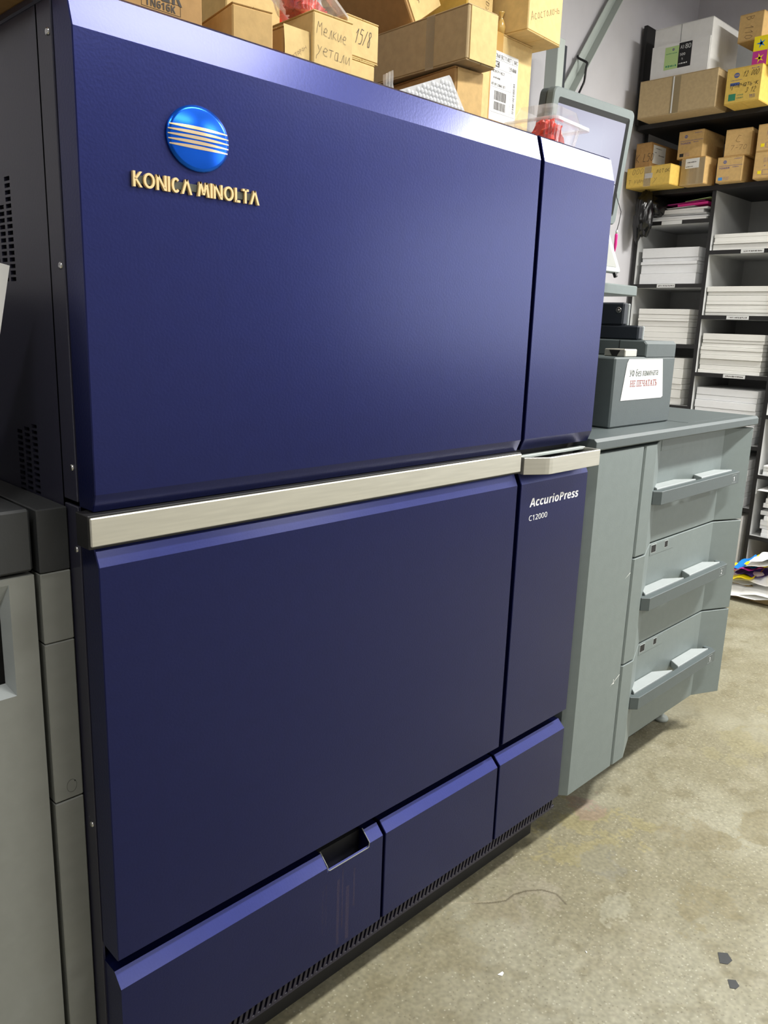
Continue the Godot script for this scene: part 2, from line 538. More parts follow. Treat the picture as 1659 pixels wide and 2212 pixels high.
# ---------------------------------------------------------------- the room
func make_floor():
	var w := 1536
	var h := 1024
	var big := noise_image(w, h, .004, 5, 41)
	var mid := noise_image(w, h, .02, 4, 42)
	var fine := noise_image(w, h, .17, 2, 43)
	var chip := noise_image(w, h, .32, 1, 44)
	var smear := noise_image(w, h, .012, 5, 45)
	var img := Image.create(w, h, true, Image.FORMAT_RGB8)
	# marks on the concrete: x, z, radius x, radius z, colour
	var spots := [[1.28, .03, .17, .10, Color(.62, .58, .40)], [1.38, -.03, .06, .05, Color(.60, .50, .46)], [1.2, .11, .07, .05, Color(.52, .51, .46)],
		[.92, .04, .10, .08, Color(.60, .57, .49)], [.72, .02, .20, .07, Color(.56, .53, .42)], [1.07, .22, .05, .03, Color(.66, .65, .57)], [1.6, .32, .10, .05, Color(.50, .46, .33)],
		[1.45, .2, .07, .05, Color(.52, .48, .36)], [2.0, .1, .15, .07, Color(.60, .57, .43)], [1.25, .35, .12, .05, Color(.53, .49, .36)], [2.4, .2, .3, .12, Color(.62, .59, .46)]]
	for y in h:
		for x in w:
			var b := big.get_pixel(x, y).r
			var m := mid.get_pixel(x, y).r
			var f := fine.get_pixel(x, y).r
			var c := chip.get_pixel(x, y).r
			var col := Color(.505, .482, .388).lerp(Color(.575, .56, .48), clampf((b - .3) * 2.0, 0, 1))
			col = col.lerp(Color(.43, .40, .30), clampf((m - .58) * 3.5, 0, 1) * .5)
			col = col.lerp(Color(.60, .58, .50), clampf((smear.get_pixel(x, y).r - .64) * 9.0, 0, 1) * .35)
			var k := .9 + .2 * f
			col = Color(col.r * k, col.g * k, col.b * k)
			if c > .9: col = col.lerp(Color(.80, .79, .72), .6)
			elif c < .1: col = col.lerp(Color(.34, .31, .24), .5)
			var wx := .2 + 3.6 * x / w
			var wz := -.6 + 2.4 * y / h
			for q in spots:
				var dx: float = (wx - q[0]) / q[2]
				var dz: float = (wz - q[1]) / q[3]
				var r2 := dx * dx + dz * dz
				if r2 < 2.4:
					var e := clampf((.8 - r2 + (m - .5) * 4.2 + (smear.get_pixel(x, y).r - .5) * 3.0 + (f - .5) * 1.2) * 5.0, 0, 1)
					col = col.lerp(q[4] * k * .9, e * .5)
			img.set_pixel(x, y, col)
	# a crack in the screed and a pale joint line
	for ln in [[Color(.36, .33, .26), .8, [.84, -.02, .875, .012, .905, .03, .935, .03, .965, .042, .995, .065, 1.008, .095, .995, .13]], [Color(.62, .59, .5), .7, [.8, -.06, .84, -.02, .878, .008]], [Color(.68, .66, .58), .6, [2.46, -.3, 2.44, -.1, 2.43, .1, 2.44, .4]]]:
		var q: Array = ln[2]
		for i in range(0, q.size() - 2, 2):
			for t in 240:
				var px := int((lerpf(q[i], q[i + 2], t / 240.0) - .2) / 3.6 * w) + (1 if rng.randf() < .2 else 0)
				var py := int((lerpf(q[i + 1], q[i + 3], t / 240.0) + .6) / 2.4 * h) + (1 if rng.randf() < .2 else 0)
				img.set_pixel(px, py, img.get_pixel(px, py).lerp(ln[0], ln[1] * .26))
	img.generate_mipmaps()
	var fm := mat(Color.WHITE, .62)
	fm.albedo_texture = ImageTexture.create_from_image(img)
	var bump := noise_image(512, 512, .05, 5, 47)
	bump.convert(Image.FORMAT_RGB8)
	bump.bump_map_to_normal_map(3.0)
	bump.generate_mipmaps()
	fm.normal_enabled = true
	fm.normal_texture = ImageTexture.create_from_image(bump)
	fm.normal_scale = .25
	fm.roughness_texture = null
	var s := begin()
	var x0 := -3.0
	var x1 := 4.2
	var z0 := -1.36
	var z1 := 5.0
	for q in [[0.0, Vector3.UP], [-.2, Vector3.DOWN]]:
		var pts := []
		for c in [[x0, z0], [x1, z0], [x1, z1], [x0, z1]]: pts.append(Vector3(c[0], q[0], c[1]))
		var order := [0, 1, 2, 0, 2, 3] if q[0] == 0.0 else [0, 2, 1, 0, 3, 2]
		for i in order:
			s.set_uv(Vector2((pts[i].x - .2) / 3.6, (pts[i].z + .6) / 2.4))
			s.add_vertex(pts[i])
	for c in [[x0, z0, x1, z0], [x1, z0, x1, z1], [x1, z1, x0, z1], [x0, z1, x0, z0]]:
		face(s, [Vector3(c[0], 0, c[1]), Vector3(c[2], 0, c[3]), Vector3(c[2], -.2, c[3]), Vector3(c[0], -.2, c[1])], Vector3((c[0] + c[2]) / 2 - .6, 0, (c[1] + c[3]) / 2 - 1.8))
	struct(s, "floor", fm)

func make_room():
	make_floor()
	var T := .15
	for w in [["wall_back", Vector3(-3, 0, -1.36 - T), Vector3(4.2, 3.5, -1.36)], ["wall_right", Vector3(4.2, 0, -1.36 - T), Vector3(4.2 + T, 3.5, 5)],
			["wall_left", Vector3(-3 - T, 0, -1.36 - T), Vector3(-3, 3.5, 5)], ["wall_front", Vector3(-3 - T, 0, 5), Vector3(4.2 + T, 3.5, 5 + T)]]:
		var s := begin()
		cbox(s, w[1], w[2])
		struct(s, w[0], M.wall)
	var c := begin()
	cbox(c, Vector3(-3 - T, 3.5, -1.36 - T), Vector3(4.2 + T, 3.65, 5 + T))
	struct(c, "ceiling", M.wall)

# a wide bright window in the end wall beyond the shelves; the glossy doors mirror it
func make_window():
	var w := Node3D.new()
	w.name = "window_1"
	add_child(w)
	w.set_meta("kind", "structure")
	w.position = Vector3(4.2, 1.0, 1.75)
	var g := StandardMaterial3D.new()
	g.albedo_color = Color(.8, .82, .85)
	g.roughness = .1
	g.emission_enabled = true
	g.emission = Color(.95, .98, 1.0)
	g.emission_energy_multiplier = .8
	for k in 3:
		box("pane", Vector3(-.012, .05, .05 + k * .69), Vector3(-.006, 1.1, .71 + k * .69), 0, g, w)
	for z in [0.0, .69, 1.38, 2.07]: box("window_frame", Vector3(-.04, 0, z), Vector3(-.001, 1.15, z + .06), .003, M.white_paint, w)
	for y in [0.0, 1.1]: box("window_frame", Vector3(-.045, y, 0), Vector3(-.001, y + .055, 2.13), .003, M.white_paint, w)
	var l := AreaLight3D.new()
	l.name = "daylight"
	l.area_size = Vector2(2.0, 1.05)
	l.area_normalize_energy = true
	l.light_color = Color(.95, .98, 1.0)
	l.light_energy = 2.0
	l.area_range = 14.0
	l.shadow_enabled = true
	l.position = Vector3(-.05, .575, 1.065)
	l.rotation_degrees.y = 90
	w.add_child(l)

# ---------------------------------------------------------------- the blue press
func make_press():
	var o := thing("printing_press", "large dark blue digital printing press with a steel strip across its doors", "printer")
	box("body", Vector3(.05, .11, -.9), Vector3(1.148, 1.597, -.047), 0, M.black, o)
	box("top_cover", Vector3(-.004, 1.597, -.9), Vector3(1.152, TOP, -.046), .002, M.frame, o)
	box("base", Vector3(.04, .03, -.86), Vector3(1.1, .11, -.16), 0, M.black, o)
	box("shade_board", Vector3(.01, .004, -.095), Vector3(1.15, .116, -.075), 0, M.black, o)  # black board standing in for the deep shade under the press
	for p in [[.1, -.22], [1.04, -.22], [.1, -.8], [1.04, -.8]]:
		var ft := begin()
		lathe(ft, [Vector2(.03, 0), Vector2(.03, .012), Vector2(.012, .016), Vector2(.012, .04)], 16, Transform3D(Basis(), Vector3(p[0], 0, p[1])))
		put(ft, "foot", M.black, o)
	# left end: vented rear panel, two screw strips
	var holes := []
	for c in 4:
		for r in 16:
			if c > 0 and r < c * 5 - 1: continue
			var y := 1.427 - r * .0082
			var z := -.209 - c * .0245
			holes.append([z, y - .0052, z + .017, y])
	for c in 3:
		for r in 13:
			var y := 1.115 - r * .0082 - c * .006
			var z := -.175 - c * .0245
			holes.append([z, y - .005, z + .017, y])
	var side := begin()
	holed(side, -.9, .13, -.0875, 1.597, holes, -.001, .0035)
	put(side, "side_panel", M.frame, o)
	box("screw_strip", Vector3(-.001, 1.03, -.085), Vector3(.004, 1.598, -.0475), .001, M.frame, o)
	box("screw_strip", Vector3(-.001, .13, -.085), Vector3(.004, 1.024, -.0475), .001, M.frame, o)
	for y in [1.564, 1.315, 1.073, .967, .57]:
		var s := begin(true)
		lathe(s, [Vector2(.0042, 0), Vector2(.004, .0014), Vector2(.0026, .0022), Vector2(.0012, .0018), Vector2(0, .0018)], 14, Transform3D(Basis(Vector3(0, 1, 0), Vector3(-1, 0, 0), Vector3(0, 0, 1)), Vector3(-.001, y, -.057)))
		put(s, "screw", M.chrome, o)
	# doors
	var up := poly2([-.045, 1.0245, -.009, 1.0245, 0, 1.047, 0, 1.56, -.0125, 1.602, -.018, 1.606, -.03, 1.6075, -.045, 1.6075])
	var low := poly2([-.045, .381, -.003, .379, 0, .382, 0, .955, -.011, .979, -.045, .979])
	for d in [["upper_door", up, .0, .8775], ["upper_side_door", up, .8885, 1.142], ["lower_door", low, .0, .8775], ["lower_side_door", low, .8905, 1.142]]:
		var s := begin()
		prism(s, "x", d[1], d[2], d[3], .0012)
		put(s, d[0], M.blue, o)
	# the steel strip and the grip on the side door
	box("strip_backing", Vector3(-.0125, .9805, -.03), Vector3(.877, 1.0232, .0025), .001, M.black, o)
	box("steel_strip", Vector3(-.0105, .984, -.01), Vector3(.8755, 1.0205, .0058), .0014, M.steel, o, "brushed steel strip between the doors")
	var grip := begin()
	prism(grip, "y", poly2([.8885, -.02, .8885, .004, .928, .028, .936, .0318, .946, .033, 1.128, .033, 1.134, .03, 1.136, .024, 1.136, -.02, 1.128, -.02, 1.128, .022, 1.124, .025, .947, .025, .939, .0235, .9, .0, .9, -.02]), .9765, 1.0105, .0008)
	var gp := put(grip, "door_handle", M.steel, o, "steel pull handle of the side door")
	var gf := begin()
	prism(gf, "y", poly2([.9, -.02, .9, .0, .94, .024, 1.124, .024, 1.128, .02, 1.128, -.02]), .979, .986)
	put(gf, "pocket", M.charcoal, gp)
	var rim := begin()
	prism(rim, "y", poly2([.8885, -.022, .8885, -.008, .955, -.008, 1.126, -.008, 1.134, -.008, 1.134, -.022]), 1.006, 1.012, .001)
	put(rim, "rim", M.galvanised, gp)
	# drawers below the doors
	var dr := poly2([-.06, .148, -.004, .146, 0, .15, 0, .332, -.0185, .3505, -.06, .352])
	for d in [[.8865, 1.142], [.5335, .8785]]:
		var s := begin()
		prism(s, "x", dr, d[0], d[1], .0012)
		put(s, "bottom_cover", M.blue, o)
	var cut := poly2([-.06, .148, -.004, .146, 0, .15, 0, .3235, -.003, .3265, -.006, .3235, -.0065, .3, -.06, .3])
	var s1 := begin()
	prism(s1, "x", dr, .002, .388)
	prism(s1, "x", dr, .492, .5255)
	prism(s1, "x", cut, .388, .492)
	var bc := put(s1, "bottom_cover", M.blue, o)
	box("grip_pocket", Vector3(.3882, .30, -.058), Vector3(.4918, .345, -.03), 0, M.black, bc)
	var ln := begin()
	tube(ln, [Vector3(.389, .3525, -.021), Vector3(.389, .334, -.0008), Vector3(.3905, .3265, .0002), Vector3(.394, .3245, .0002), Vector3(.486, .3245, .0002), Vector3(.4895, .3265, .0002), Vector3(.491, .334, -.0008), Vector3(.491, .3525, -.021)], .0009, 6)
	put(ln, "grip_rim", M.finisher, bc)
	# dried smears below the grip
	for q in [[.378, .29, .20, .0016], [.386, .30, .215, .0012], [.412, .295, .16, .006], [.424, .31, .19, .003], [.434, .27, .16, .008], [.452, .30, .22, .004]]:
		var sm := begin()
		cbox(sm, Vector3(q[0], q[2], .0), Vector3(q[0] + q[3], q[1], .0003))
		put(sm, "dust_smear", M.smear, bc)
	# slanted louvre along the bottom
	box("louvre_back", Vector3(.0, .116, -.05), Vector3(1.14, .146, -.022), 0, M.black, o)
	var sl := begin()
	prism(sl, "z", poly2([0, .146, .006, .146, -.001, .121, -.007, .121]), -.03, -.007)
	var slat: ArrayMesh = null
	sl.generate_normals()
	slat = sl.commit()
	for i in 97:
		var q := put(slat, "slat", M.blue_dark, o)
		q.position.x = .012 + i * .01162
	box("bottom_rail", Vector3(.0, .114, -.032), Vector3(1.14, .1215, -.008), .001, M.blue_dark, o)
	# round emblem, lettering
	var c := Vector3(.1525, 1.472, .0)
	var dome := func(r: float) -> float: return .0032 + .0046 * (1.0 - r * r)
	var em := begin(true)
	var prof := [Vector2(1, 0), Vector2(1, .0032)]
	for k in 9: prof.append(Vector2(1.0 - (k + 1) / 9.0, dome.call(1.0 - (k + 1) / 9.0)))
	lathe(em, prof, 48, Transform3D(Basis(Vector3(.0435, 0, 0), Vector3(0, 0, 1), Vector3(0, .0375, 0)), c))
	var e := put(em, "emblem", M.badge, o, "blue globe emblem with five pale stripes")
	for k in 5:
		var y0 := .29 - k * .145
		var st := begin(true)
		var xm := sqrt(1.0 - y0 * y0) * .985
		sheet(st, 20, 2, func(u: float, v: float) -> Vector3:
			var x := lerpf(-xm, xm, u)
			var wd := .016 + .034 * sin(PI * pow(u, .85))
			var y: float = y0 + (v - .5) * 2.0 * wd
			return c + Vector3(x * .0435, y * .0375, dome.call(minf(1, sqrt(x * x + y * y))) + .0004))
		put(st, "stripe", M.badge_stripe, e)
	box("lettering_bar", Vector3(.07, 1.4105, -.0005), Vector3(.236, 1.4195, .0016), .0004, M.olive, o)
	raised_letters(o, "KONICΛ MINOLTΛ", Vector3(.0635, 1.4062, 0), .178, .0172, .0029, M.gold)
	words(o, "lettering", "AccurioPress", Transform3D(Basis(Vector3(1, 0, 0), Vector3(.12, 1, 0), Vector3(0, 0, 1)), Vector3(1.0165, .9135, .0)), .183, .0195, M.white_paint, .0003, "Droid Sans", 700)
	words(o, "lettering", "C12000", Transform3D(Basis(), Vector3(.958, .8805, .0)), .066, .0115, M.white_paint, .0003, "Droid Sans", 400)
	# perforated edge beside the lower side door
	box("vent_edge", Vector3(1.1445, .83, -.03), Vector3(1.152, .955, -.022), 0, M.black, o)
	for i in 24: box("vent_rung", Vector3(1.1445, .832 + i * .0052, -.0222), Vector3(1.152, .8342 + i * .0052, -.0205), 0, M.frame, o)

# ---------------------------------------------------------------- the paper feeder
func make_feeder():
	var o := thing("paper_feeder", "grey paper feeder cabinet with three wide drawers", "cabinet")
	box("body", Vector3(1.17, .12, -.8), Vector3(2.075, 1.0, -.062), 0, M.grey_dark, o)
	var fp := begin()
	prism(fp, "y", poly2([1.166, -.05, 1.166, -.024, 1.186, 0, 1.394, 0, 1.397, -.003, 1.397, -.05]), .13, .991, .001)
	var f := put(fp, "front_panel", M.grey, o)
	var sc := begin()
	for q in [[1.345, .373, 1.392, .395, .0011], [1.352, .378, 1.366, .379, .002], [1.362, .376, 1.363, .39, .001], [1.366, .659, 1.392, .671, .0009]]:
		var a := Vector2(q[0], q[1])
		var b := Vector2(q[2], q[3])
		var n: Vector2 = (b - a).orthogonal().normalized() * float(q[4])
		face(sc, [Vector3(a.x, a.y, .0004), Vector3(b.x + n.x, b.y + n.y, .0004), Vector3(b.x - n.x, b.y - n.y, .0004)], Vector3.BACK)
	put(sc, "scratch", M.sheet, f)
	var prof := poly2([1.404, -.058, 1.404, -.004, 1.408, 0, 1.462, 0, 1.577, -.045, 1.985, -.045, 2.083, 0, 2.087, -.004, 2.087, -.058])
	for k in 3:
		var y0: float = [.708, .4175, .128][k]
		var y1: float = [.991, .7035, .413][k]
		var s := begin()
		prism(s, "y", prof, y0, y1, .0015)
		var d := put(s, "drawer", M.grey, o)
		var yb: float = [.833, .5475, .2645][k]
		var bar := begin()
		prism(bar, "y", poly2([1.478, -.03, 1.478, -.004, 1.494, .012, 1.988, .012, 2.004, -.004, 2.004, -.03, 1.99, -.03, 1.986, -.008, 1.5, -.008, 1.494, -.03]), yb, yb + .0355, .0012)
		var b := put(bar, "handle", M.grey_dark, d)
		words(b, "number", str(k + 1), Transform3D(Basis(), Vector3(1.951, yb + .017, .012)), .007, .013, M.white_paint, .0003)
		var fr := begin()
		for q in [[1.937, .006, 1.967, .0066], [1.937, .029, 1.967, .0296], [1.937, .006, 1.9374, .0296], [1.9666, .006, 1.967, .0296]]:
			cbox(fr, Vector3(q[0], yb + q[1], .012), Vector3(q[2], yb + q[3], .0123))
		put(fr, "number_frame", M.grey_light, b)
		for lg in [[1.506, -.0085, 1.545, -.044, 1.675, -.044, 1.735, -.0085], [1.772, -.0085, 1.8, -.044, 1.935, -.044, 1.982, -.0085]]:
			var ls := begin()
			prism(ls, "y", poly2(lg), yb + .016, yb + .0385, .0012)
			put(ls, "ledge", M.grey_light, d)
		box("lock_plate", Vector3(1.58, y1 - .034, -.0452), Vector3(1.722, y1 - .0035, -.0442), .0004, M.grey, d)
		for hx in ([] if k == 0 else [[1.586, 1.612, .026, .006], [1.665, 1.683, .024, .007]]):
			var hs := begin()
			cbox(hs, Vector3(hx[0], y1 - hx[2], -.0441), Vector3(hx[1], y1 - hx[3], -.0436))
			var hole := put(hs, "key_hole", M.black, d)
			box("surround", Vector3(hx[0] - .002, y1 - hx[2] - .002, -.0443), Vector3(hx[1] + .002, y1 - hx[3] + .002, -.0438), .0003, M.grey_light, hole)
	var wt := begin()
	prism(wt, "x", poly2([-.8, 1.0, .004, 1.0, .007, 1.003, .007, 1.02, .0, 1.0265, -.8, 1.0265]), 1.156, 2.095, .001)
	var w := put(wt, "worktop", M.grey_dark, o)
	box("top_plate", Vector3(1.69, 1.0265, -.76), Vector3(2.04, 1.0272, -.03), .0003, M.grey_dark, w)
	box("shade_block", Vector3(1.156, .004, -.78), Vector3(1.97, .125, -.15), 0, M.black, o)  # black block added as the dark of the shadowed gap below the feeder
	for p in [[1.25, -.15], [2.0, -.14], [1.25, -.7], [2.0, -.7]]:
		var ft := begin(true)
		lathe(ft, [Vector2(0, 0), Vector2(.022, 0), Vector2(.024, .006), Vector2(.022, .012), Vector2(.008, .015), Vector2(.008, .13)], 16, Transform3D(Basis(), Vector3(p[0], 0, p[1])))
		put(ft, "levelling_foot", M.galvanised, o)

func make_bypass():
	var o := thing("bypass_unit", "stepped dark grey feed unit standing on the feeder worktop", "printer unit", Vector3(1.36, 1.0272, -.08))
	var s := begin()
	cbox(s, Vector3(0, 0, -.42), Vector3(.318, .1725, 0), .004)
	put(s, "body", M.grey_dark, o)
	var s2 := begin()
	prism(s2, "x", poly2([-.42, .1725, -.001, .1725, -.001, .205, -.009, .213, -.42, .213]), .152, .3175, .003)
	put(s2, "raised_cover", M.grey_dark, o)
	box("cover_seam", Vector3(.1515, .173, -.078), Vector3(.1525, .2125, -.0765), 0, M.black, o)
	var lt := put_box(o, "latch", Vector3(.066, .1727, -.07), Vector3(.126, .1915, -.012), .002, M.steel)
	var nt := begin()
	prism(nt, "x", poly2([-.056, .1885, -.026, .1885, -.034, .1745, -.048, .1745]), .0648, .0662)
	put(nt, "notch", M.black, lt)
	# the note taped to it
	var p := thing("paper_note", "white paper note with two lines of print taped to the feed unit", "note", Vector3(1.36, 1.0272, -.0795))
	var n := begin()
	prism(n, "z", poly2([.058, .158, .066, .168, .243, .1675, .264, .0705, .255, .0668, .041, .0665]), 0, .0006)
	put(n, "sheet", M.label, p)
	words(p, "printed_line", "УФ без ламината", Transform3D(Basis(Vector3(1, .012, 0), Vector3(.02, 1, 0), Vector3(0, 0, 1)), Vector3(.149, .1345, .0006)), .150, .0185, M.green_ink, .0002, "Droid Sans")
	words(p, "printed_line", "НЕ ПЕЧАТАТЬ", Transform3D(Basis(), Vector3(.152, .1075, .0006)), .142, .0155, M.red_ink, .0002, "Droid Serif")
	var fold := begin()
	face(fold, [Vector3(.058, .158, .0006), Vector3(.066, .168, .0006), Vector3(.082, .156, .004)], Vector3(0, 0, 1))
	face(fold, [Vector3(.058, .158, .0006), Vector3(.082, .156, .004), Vector3(.07, .149, .001)], Vector3(0, 0, 1))
	put(fold, "folded_corner", M.sheet, p)
	# key lock block on top of it
	var k := thing("lock_block", "stepped black plastic block with a round key lock", "lock", Vector3(1.535, 1.2406, -.12))
	box("base", Vector3(0, 0, -.13), Vector3(.025, .0365, 0), .004, M.navy_black, k)
	box("tower", Vector3(0, .0365, -.13), Vector3(.025, .094, -.047), .004, M.navy_black, k)
	box("edge_cover", Vector3(.0252, .0002, -.13), Vector3(.033, .0355, .0), .002, M.grey_light, k)
	box("edge_cover", Vector3(.0252, .0355, -.13), Vector3(.033, .092, -.046), .002, M.grey_light, k)
	var ls := begin(true)
	lathe(ls, [Vector2(.0075, 0), Vector2(.0075, .0008), Vector2(.006, .0014), Vector2(.0035, .0002), Vector2(.0022, .0002), Vector2(.002, .001), Vector2(0, .001)], 20, Transform3D(Basis(Vector3(0, 1, 0), Vector3(-1, 0, 0), Vector3(0, 0, 1)), Vector3(0, .075, -.062)))
	put(ls, "key_lock", M.chrome, k)

func put_box(parent: Node, called: String, a: Vector3, b: Vector3, bev: float, m: Material) -> MeshInstance3D:
	return box(called, a, b, bev, m, parent)

# ---------------------------------------------------------------- the operator screen on its arm
func make_screen():
	var o := thing("operator_screen", "tilted grey touch screen on an arm behind the blue press", "monitor", Vector3(1.64, 1.0272, -.45))
	var P := Vector3(1.6465, 1.719, -.383) - o.position
	var bx := Vector3(.99616, 0, .08756).normalized()
	var by := Vector3(-.0098, .9937, .1119)
	by = (by - bx * by.dot(bx)).normalized()
	var xf := Transform3D(Basis(bx, by, bx.cross(by)), P)
	var W := .364
	var H := .306
	var wrap := Node3D.new()
	wrap.name = "display"
	wrap.transform = xf
	o.add_child(wrap)
	var out := rounded(-W / 2, -H / 2, W / 2, H / 2, .016)
	var inn := rounded(-W / 2 + .022, -H / 2 + .022, W / 2 - .02, H / 2 - .022, .007)
	var sc := rounded(-W / 2 + .028, -H / 2 + .028, W / 2 - .027, H / 2 - .036, .003)
	var s := begin()
	var n := out.size()
	var inner := begin()
	for i in n:
		var j := (i + 1) % n
		var a := func(p: Vector2, z: float) -> Vector3: return Vector3(p.x, p.y, z)
		var ii := inset(out, .003)
		face(s, [a.call(out[i], -.022), a.call(out[j], -.022), a.call(out[j], -.003), a.call(out[i], -.003)], Vector3(out[i].x, out[i].y, 0))
		face(s, [a.call(out[i], -.003), a.call(out[j], -.003), a.call(ii[j], 0), a.call(ii[i], 0)], Vector3(out[i].x, out[i].y, .2))
		face(s, [a.call(ii[i], 0), a.call(ii[j], 0), a.call(inn[j], 0), a.call(inn[i], 0)], Vector3.BACK)
		face(inner, [a.call(inn[i], 0), a.call(inn[j], 0), a.call(sc[j], -.006), a.call(sc[i], -.006)], Vector3.BACK)
		face(s, [a.call(out[i], -.022), a.call(out[j], -.022), Vector3(0, 0, -.022)], Vector3.FORWARD)
	put(s, "bezel", M.grey, wrap)
	put(inner, "inner_bevel", M.charcoal, wrap)
	var bk := begin()
	prism(bk, "z", rounded(-W / 2 + .002, -H / 2 + .002, W / 2 - .002, H / 2 - .002, .016), -.052, -.0235, .004)
	put(bk, "back_shell", M.grey_dark, wrap)
	var g := StandardMaterial3D.new()
	g.albedo_color = rgb(40, 40, 46)
	g.roughness = .12
	g.emission_enabled = true
	g.emission = Color(.80, .80, .90)
	g.emission_energy_multiplier = .66
	var ss := begin()
	prism(ss, "z", sc, -.0075, -.0058)
	put(ss, "glass_screen", g, wrap, "lit pale lavender screen")
	var l := AreaLight3D.new()
	l.name = "screen_light"
	l.area_size = Vector2(.30, .24)
	l.area_normalize_energy = true
	l.light_color = Color(.88, .88, 1.0)
	l.light_energy = .006
	l.area_range = 10.0
	l.shadow_enabled = true
	wrap.add_child(l)
	l.position = Vector3(0, 0, .002)
	l.rotation_degrees.y = 180
	# arm, tray and sloping keypad below the screen
	var arm := begin()
	tube(arm, [Vector3(0, 0, -.15), Vector3(0, .3, -.15), Vector3(0, .6, -.13), P + Vector3(0, -.02, -.06)], .02, 12)
	put(arm, "arm", M.grey_dark, o)
	box("arm_base", Vector3(-.07, 0, -.22), Vector3(.07, .02, -.08), .004, M.grey_dark, o)
	box("tray_bar", Vector3(-.22, .336, -.17), Vector3(.206, .3655, .15), .003, M.grey, o)
	box("tray_bracket", Vector3(-.1, .3655, .06), Vector3(.045, .385, .12), .002, M.grey_light, o)
	# keypad slab leaning back above the tray
	var kb := begin()
	var kx := Transform3D(Basis(Vector3.RIGHT, Vector3(0, .9135, -.4067), Vector3(0, .4067, .9135)), Vector3(1.655, 1.418, -.252) - o.position)
	prism(kb, "z", rounded(-.36, 0, 0, .125, .012), -.012, 0, .0015)
	var ks := put(kb, "keypad_slab", M.grey_light, o)
	ks.transform = kx
	var kl := begin()
	prism(kl, "z", rounded(-.345, .014, -.018, .118, .004), 0, .0007)
	put(kl, "keypad_plate", M.finisher, ks)
	box("clip", Vector3(-.03, -.012, -.01), Vector3(-.022, .0, -.002), 0, M.black, ks)
	# stylus hanging on its cord
	var t := thing("stylus", "bright pink stylus hanging on a black cord beside the screen", "stylus", Vector3(1.712, 1.478, -.31))
	var ps := begin(true)
	lathe(ps, [Vector2(.0005, 0), Vector2(.003, .012), Vector2(.0042, .02), Vector2(.0042, .046), Vector2(.0036, .05), Vector2(0, .05)], 12)
	put(ps, "barrel", M.pink, t)
	var pc := begin(true)
	lathe(pc, [Vector2(.0036, .05), Vector2(.0034, .056), Vector2(.0016, .062), Vector2(0, .062)], 12)
	put(pc, "cap", M.chrome, t)
	var cd := begin(true)
	tube(cd, [Vector3(0, .06, 0), Vector3(.008, .08, 0), Vector3(.014, .11, .0), Vector3(.018, .15, -.02), Vector3(.06, .19, -.05), Vector3(.06, .2, -.07)], .0011, 6)
	put(cd, "cord", M.black, t)

# ---------------------------------------------------------------- the finishing units on the left
func make_finisher():
	var o := thing("relay_unit", "narrow grey relay column between the press and the finisher", "printer unit", Vector3(-.042, 0, -.075))
	box("body", Vector3(.001, .06, -.7), Vector3(.0385, 1.0, -.004), 0, M.black, o)
	for q in [["top_block", .9375, 1.0205, M.charcoal], ["upper_panel", .8415, .9365, M.finisher], ["middle_panel", .6105, .8405, M.finisher], ["lower_panel", .08, .6085, M.finisher]]:
		box(q[0], Vector3(0, q[1], -.7 if q[0] == "top_block" else -.03), Vector3(.0395, q[2], 0), .0015, q[3], o)
	var ring := begin()
	var pts := []
	for i in 25: pts.append(Vector3(.0235 + .0068 * cos(TAU * i / 24), .629 + .0095 * sin(TAU * i / 24), .0001))
	tube(ring, pts, .00022, 4)
	put(ring, "round_plug", M.charcoal, o)
	box("plug_hole", Vector3(.0275, .634, -.001), Vector3(.0288, .636, .0002), 0, M.black, o)
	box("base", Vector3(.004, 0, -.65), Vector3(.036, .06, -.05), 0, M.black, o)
	var f := thing("finisher", "light grey finishing cabinet with a dark grey top", "printer unit", Vector3(-.05, 0, -.075))
	box("body", Vector3(-1.1, .06, -.7), Vector3(-.003, 1.0, -.02), 0, M.black, f)
	box("top_cover", Vector3(-1.1, .9435, -.7), Vector3(0, 1.0235, 0), .003, M.charcoal, f)
	# door with a sunken grip window
	var s := begin()
	var x0 := -.42
	var x1 := -.0315
	var y0 := .783
	var y1 := .931
	for q in [[-.6, .08, x0, .9385], [x1, .08, 0.0, .9385], [x0, .08, x1, y0], [x0, y1, x1, .9385]]:
		cbox(s, Vector3(q[0], q[1], -.024), Vector3(q[2], q[3], 0))
	var d := put(s, "door", M.finisher, f)
	var r := begin()
	var o4 := [Vector3(x0, y0, 0), Vector3(x1, y0, 0), Vector3(x1, y1, 0), Vector3(x0, y1, 0)]
	var i4 := [Vector3(x0 + .01, y0 + .012, -.02), Vector3(x1 - .006, y0 + .012, -.02), Vector3(x1 - .006, y1 - .03, -.02), Vector3(x0 + .01, y1 - .03, -.02)]
	for k in 4: face(r, [o4[k], o4[(k + 1) % 4], i4[(k + 1) % 4], i4[k]], Vector3.BACK)
	put(r, "window_frame", M.grey_light, d)
	var rr := begin()
	face(rr, i4, Vector3.BACK)
	put(rr, "window_floor", M.grey_dark, d)
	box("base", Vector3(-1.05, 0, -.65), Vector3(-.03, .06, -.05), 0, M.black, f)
	box("rear_tower", Vector3(-.9, 1.0237, -.66), Vector3(-.06, 1.29, -.46), .004, M.charcoal, f)
	# sheet of paper standing on the finisher
	var p := thing("paper_sheet", "plain white sheet standing tilted on the finisher top", "paper", Vector3(-.105, 1.0243, -.1))
	p.rotation = Vector3(0, 0, deg_to_rad(-12))
	box("sheet", Vector3(-.21, .0, 0), Vector3(0, .295, .0006), 0, M.sheet, p)

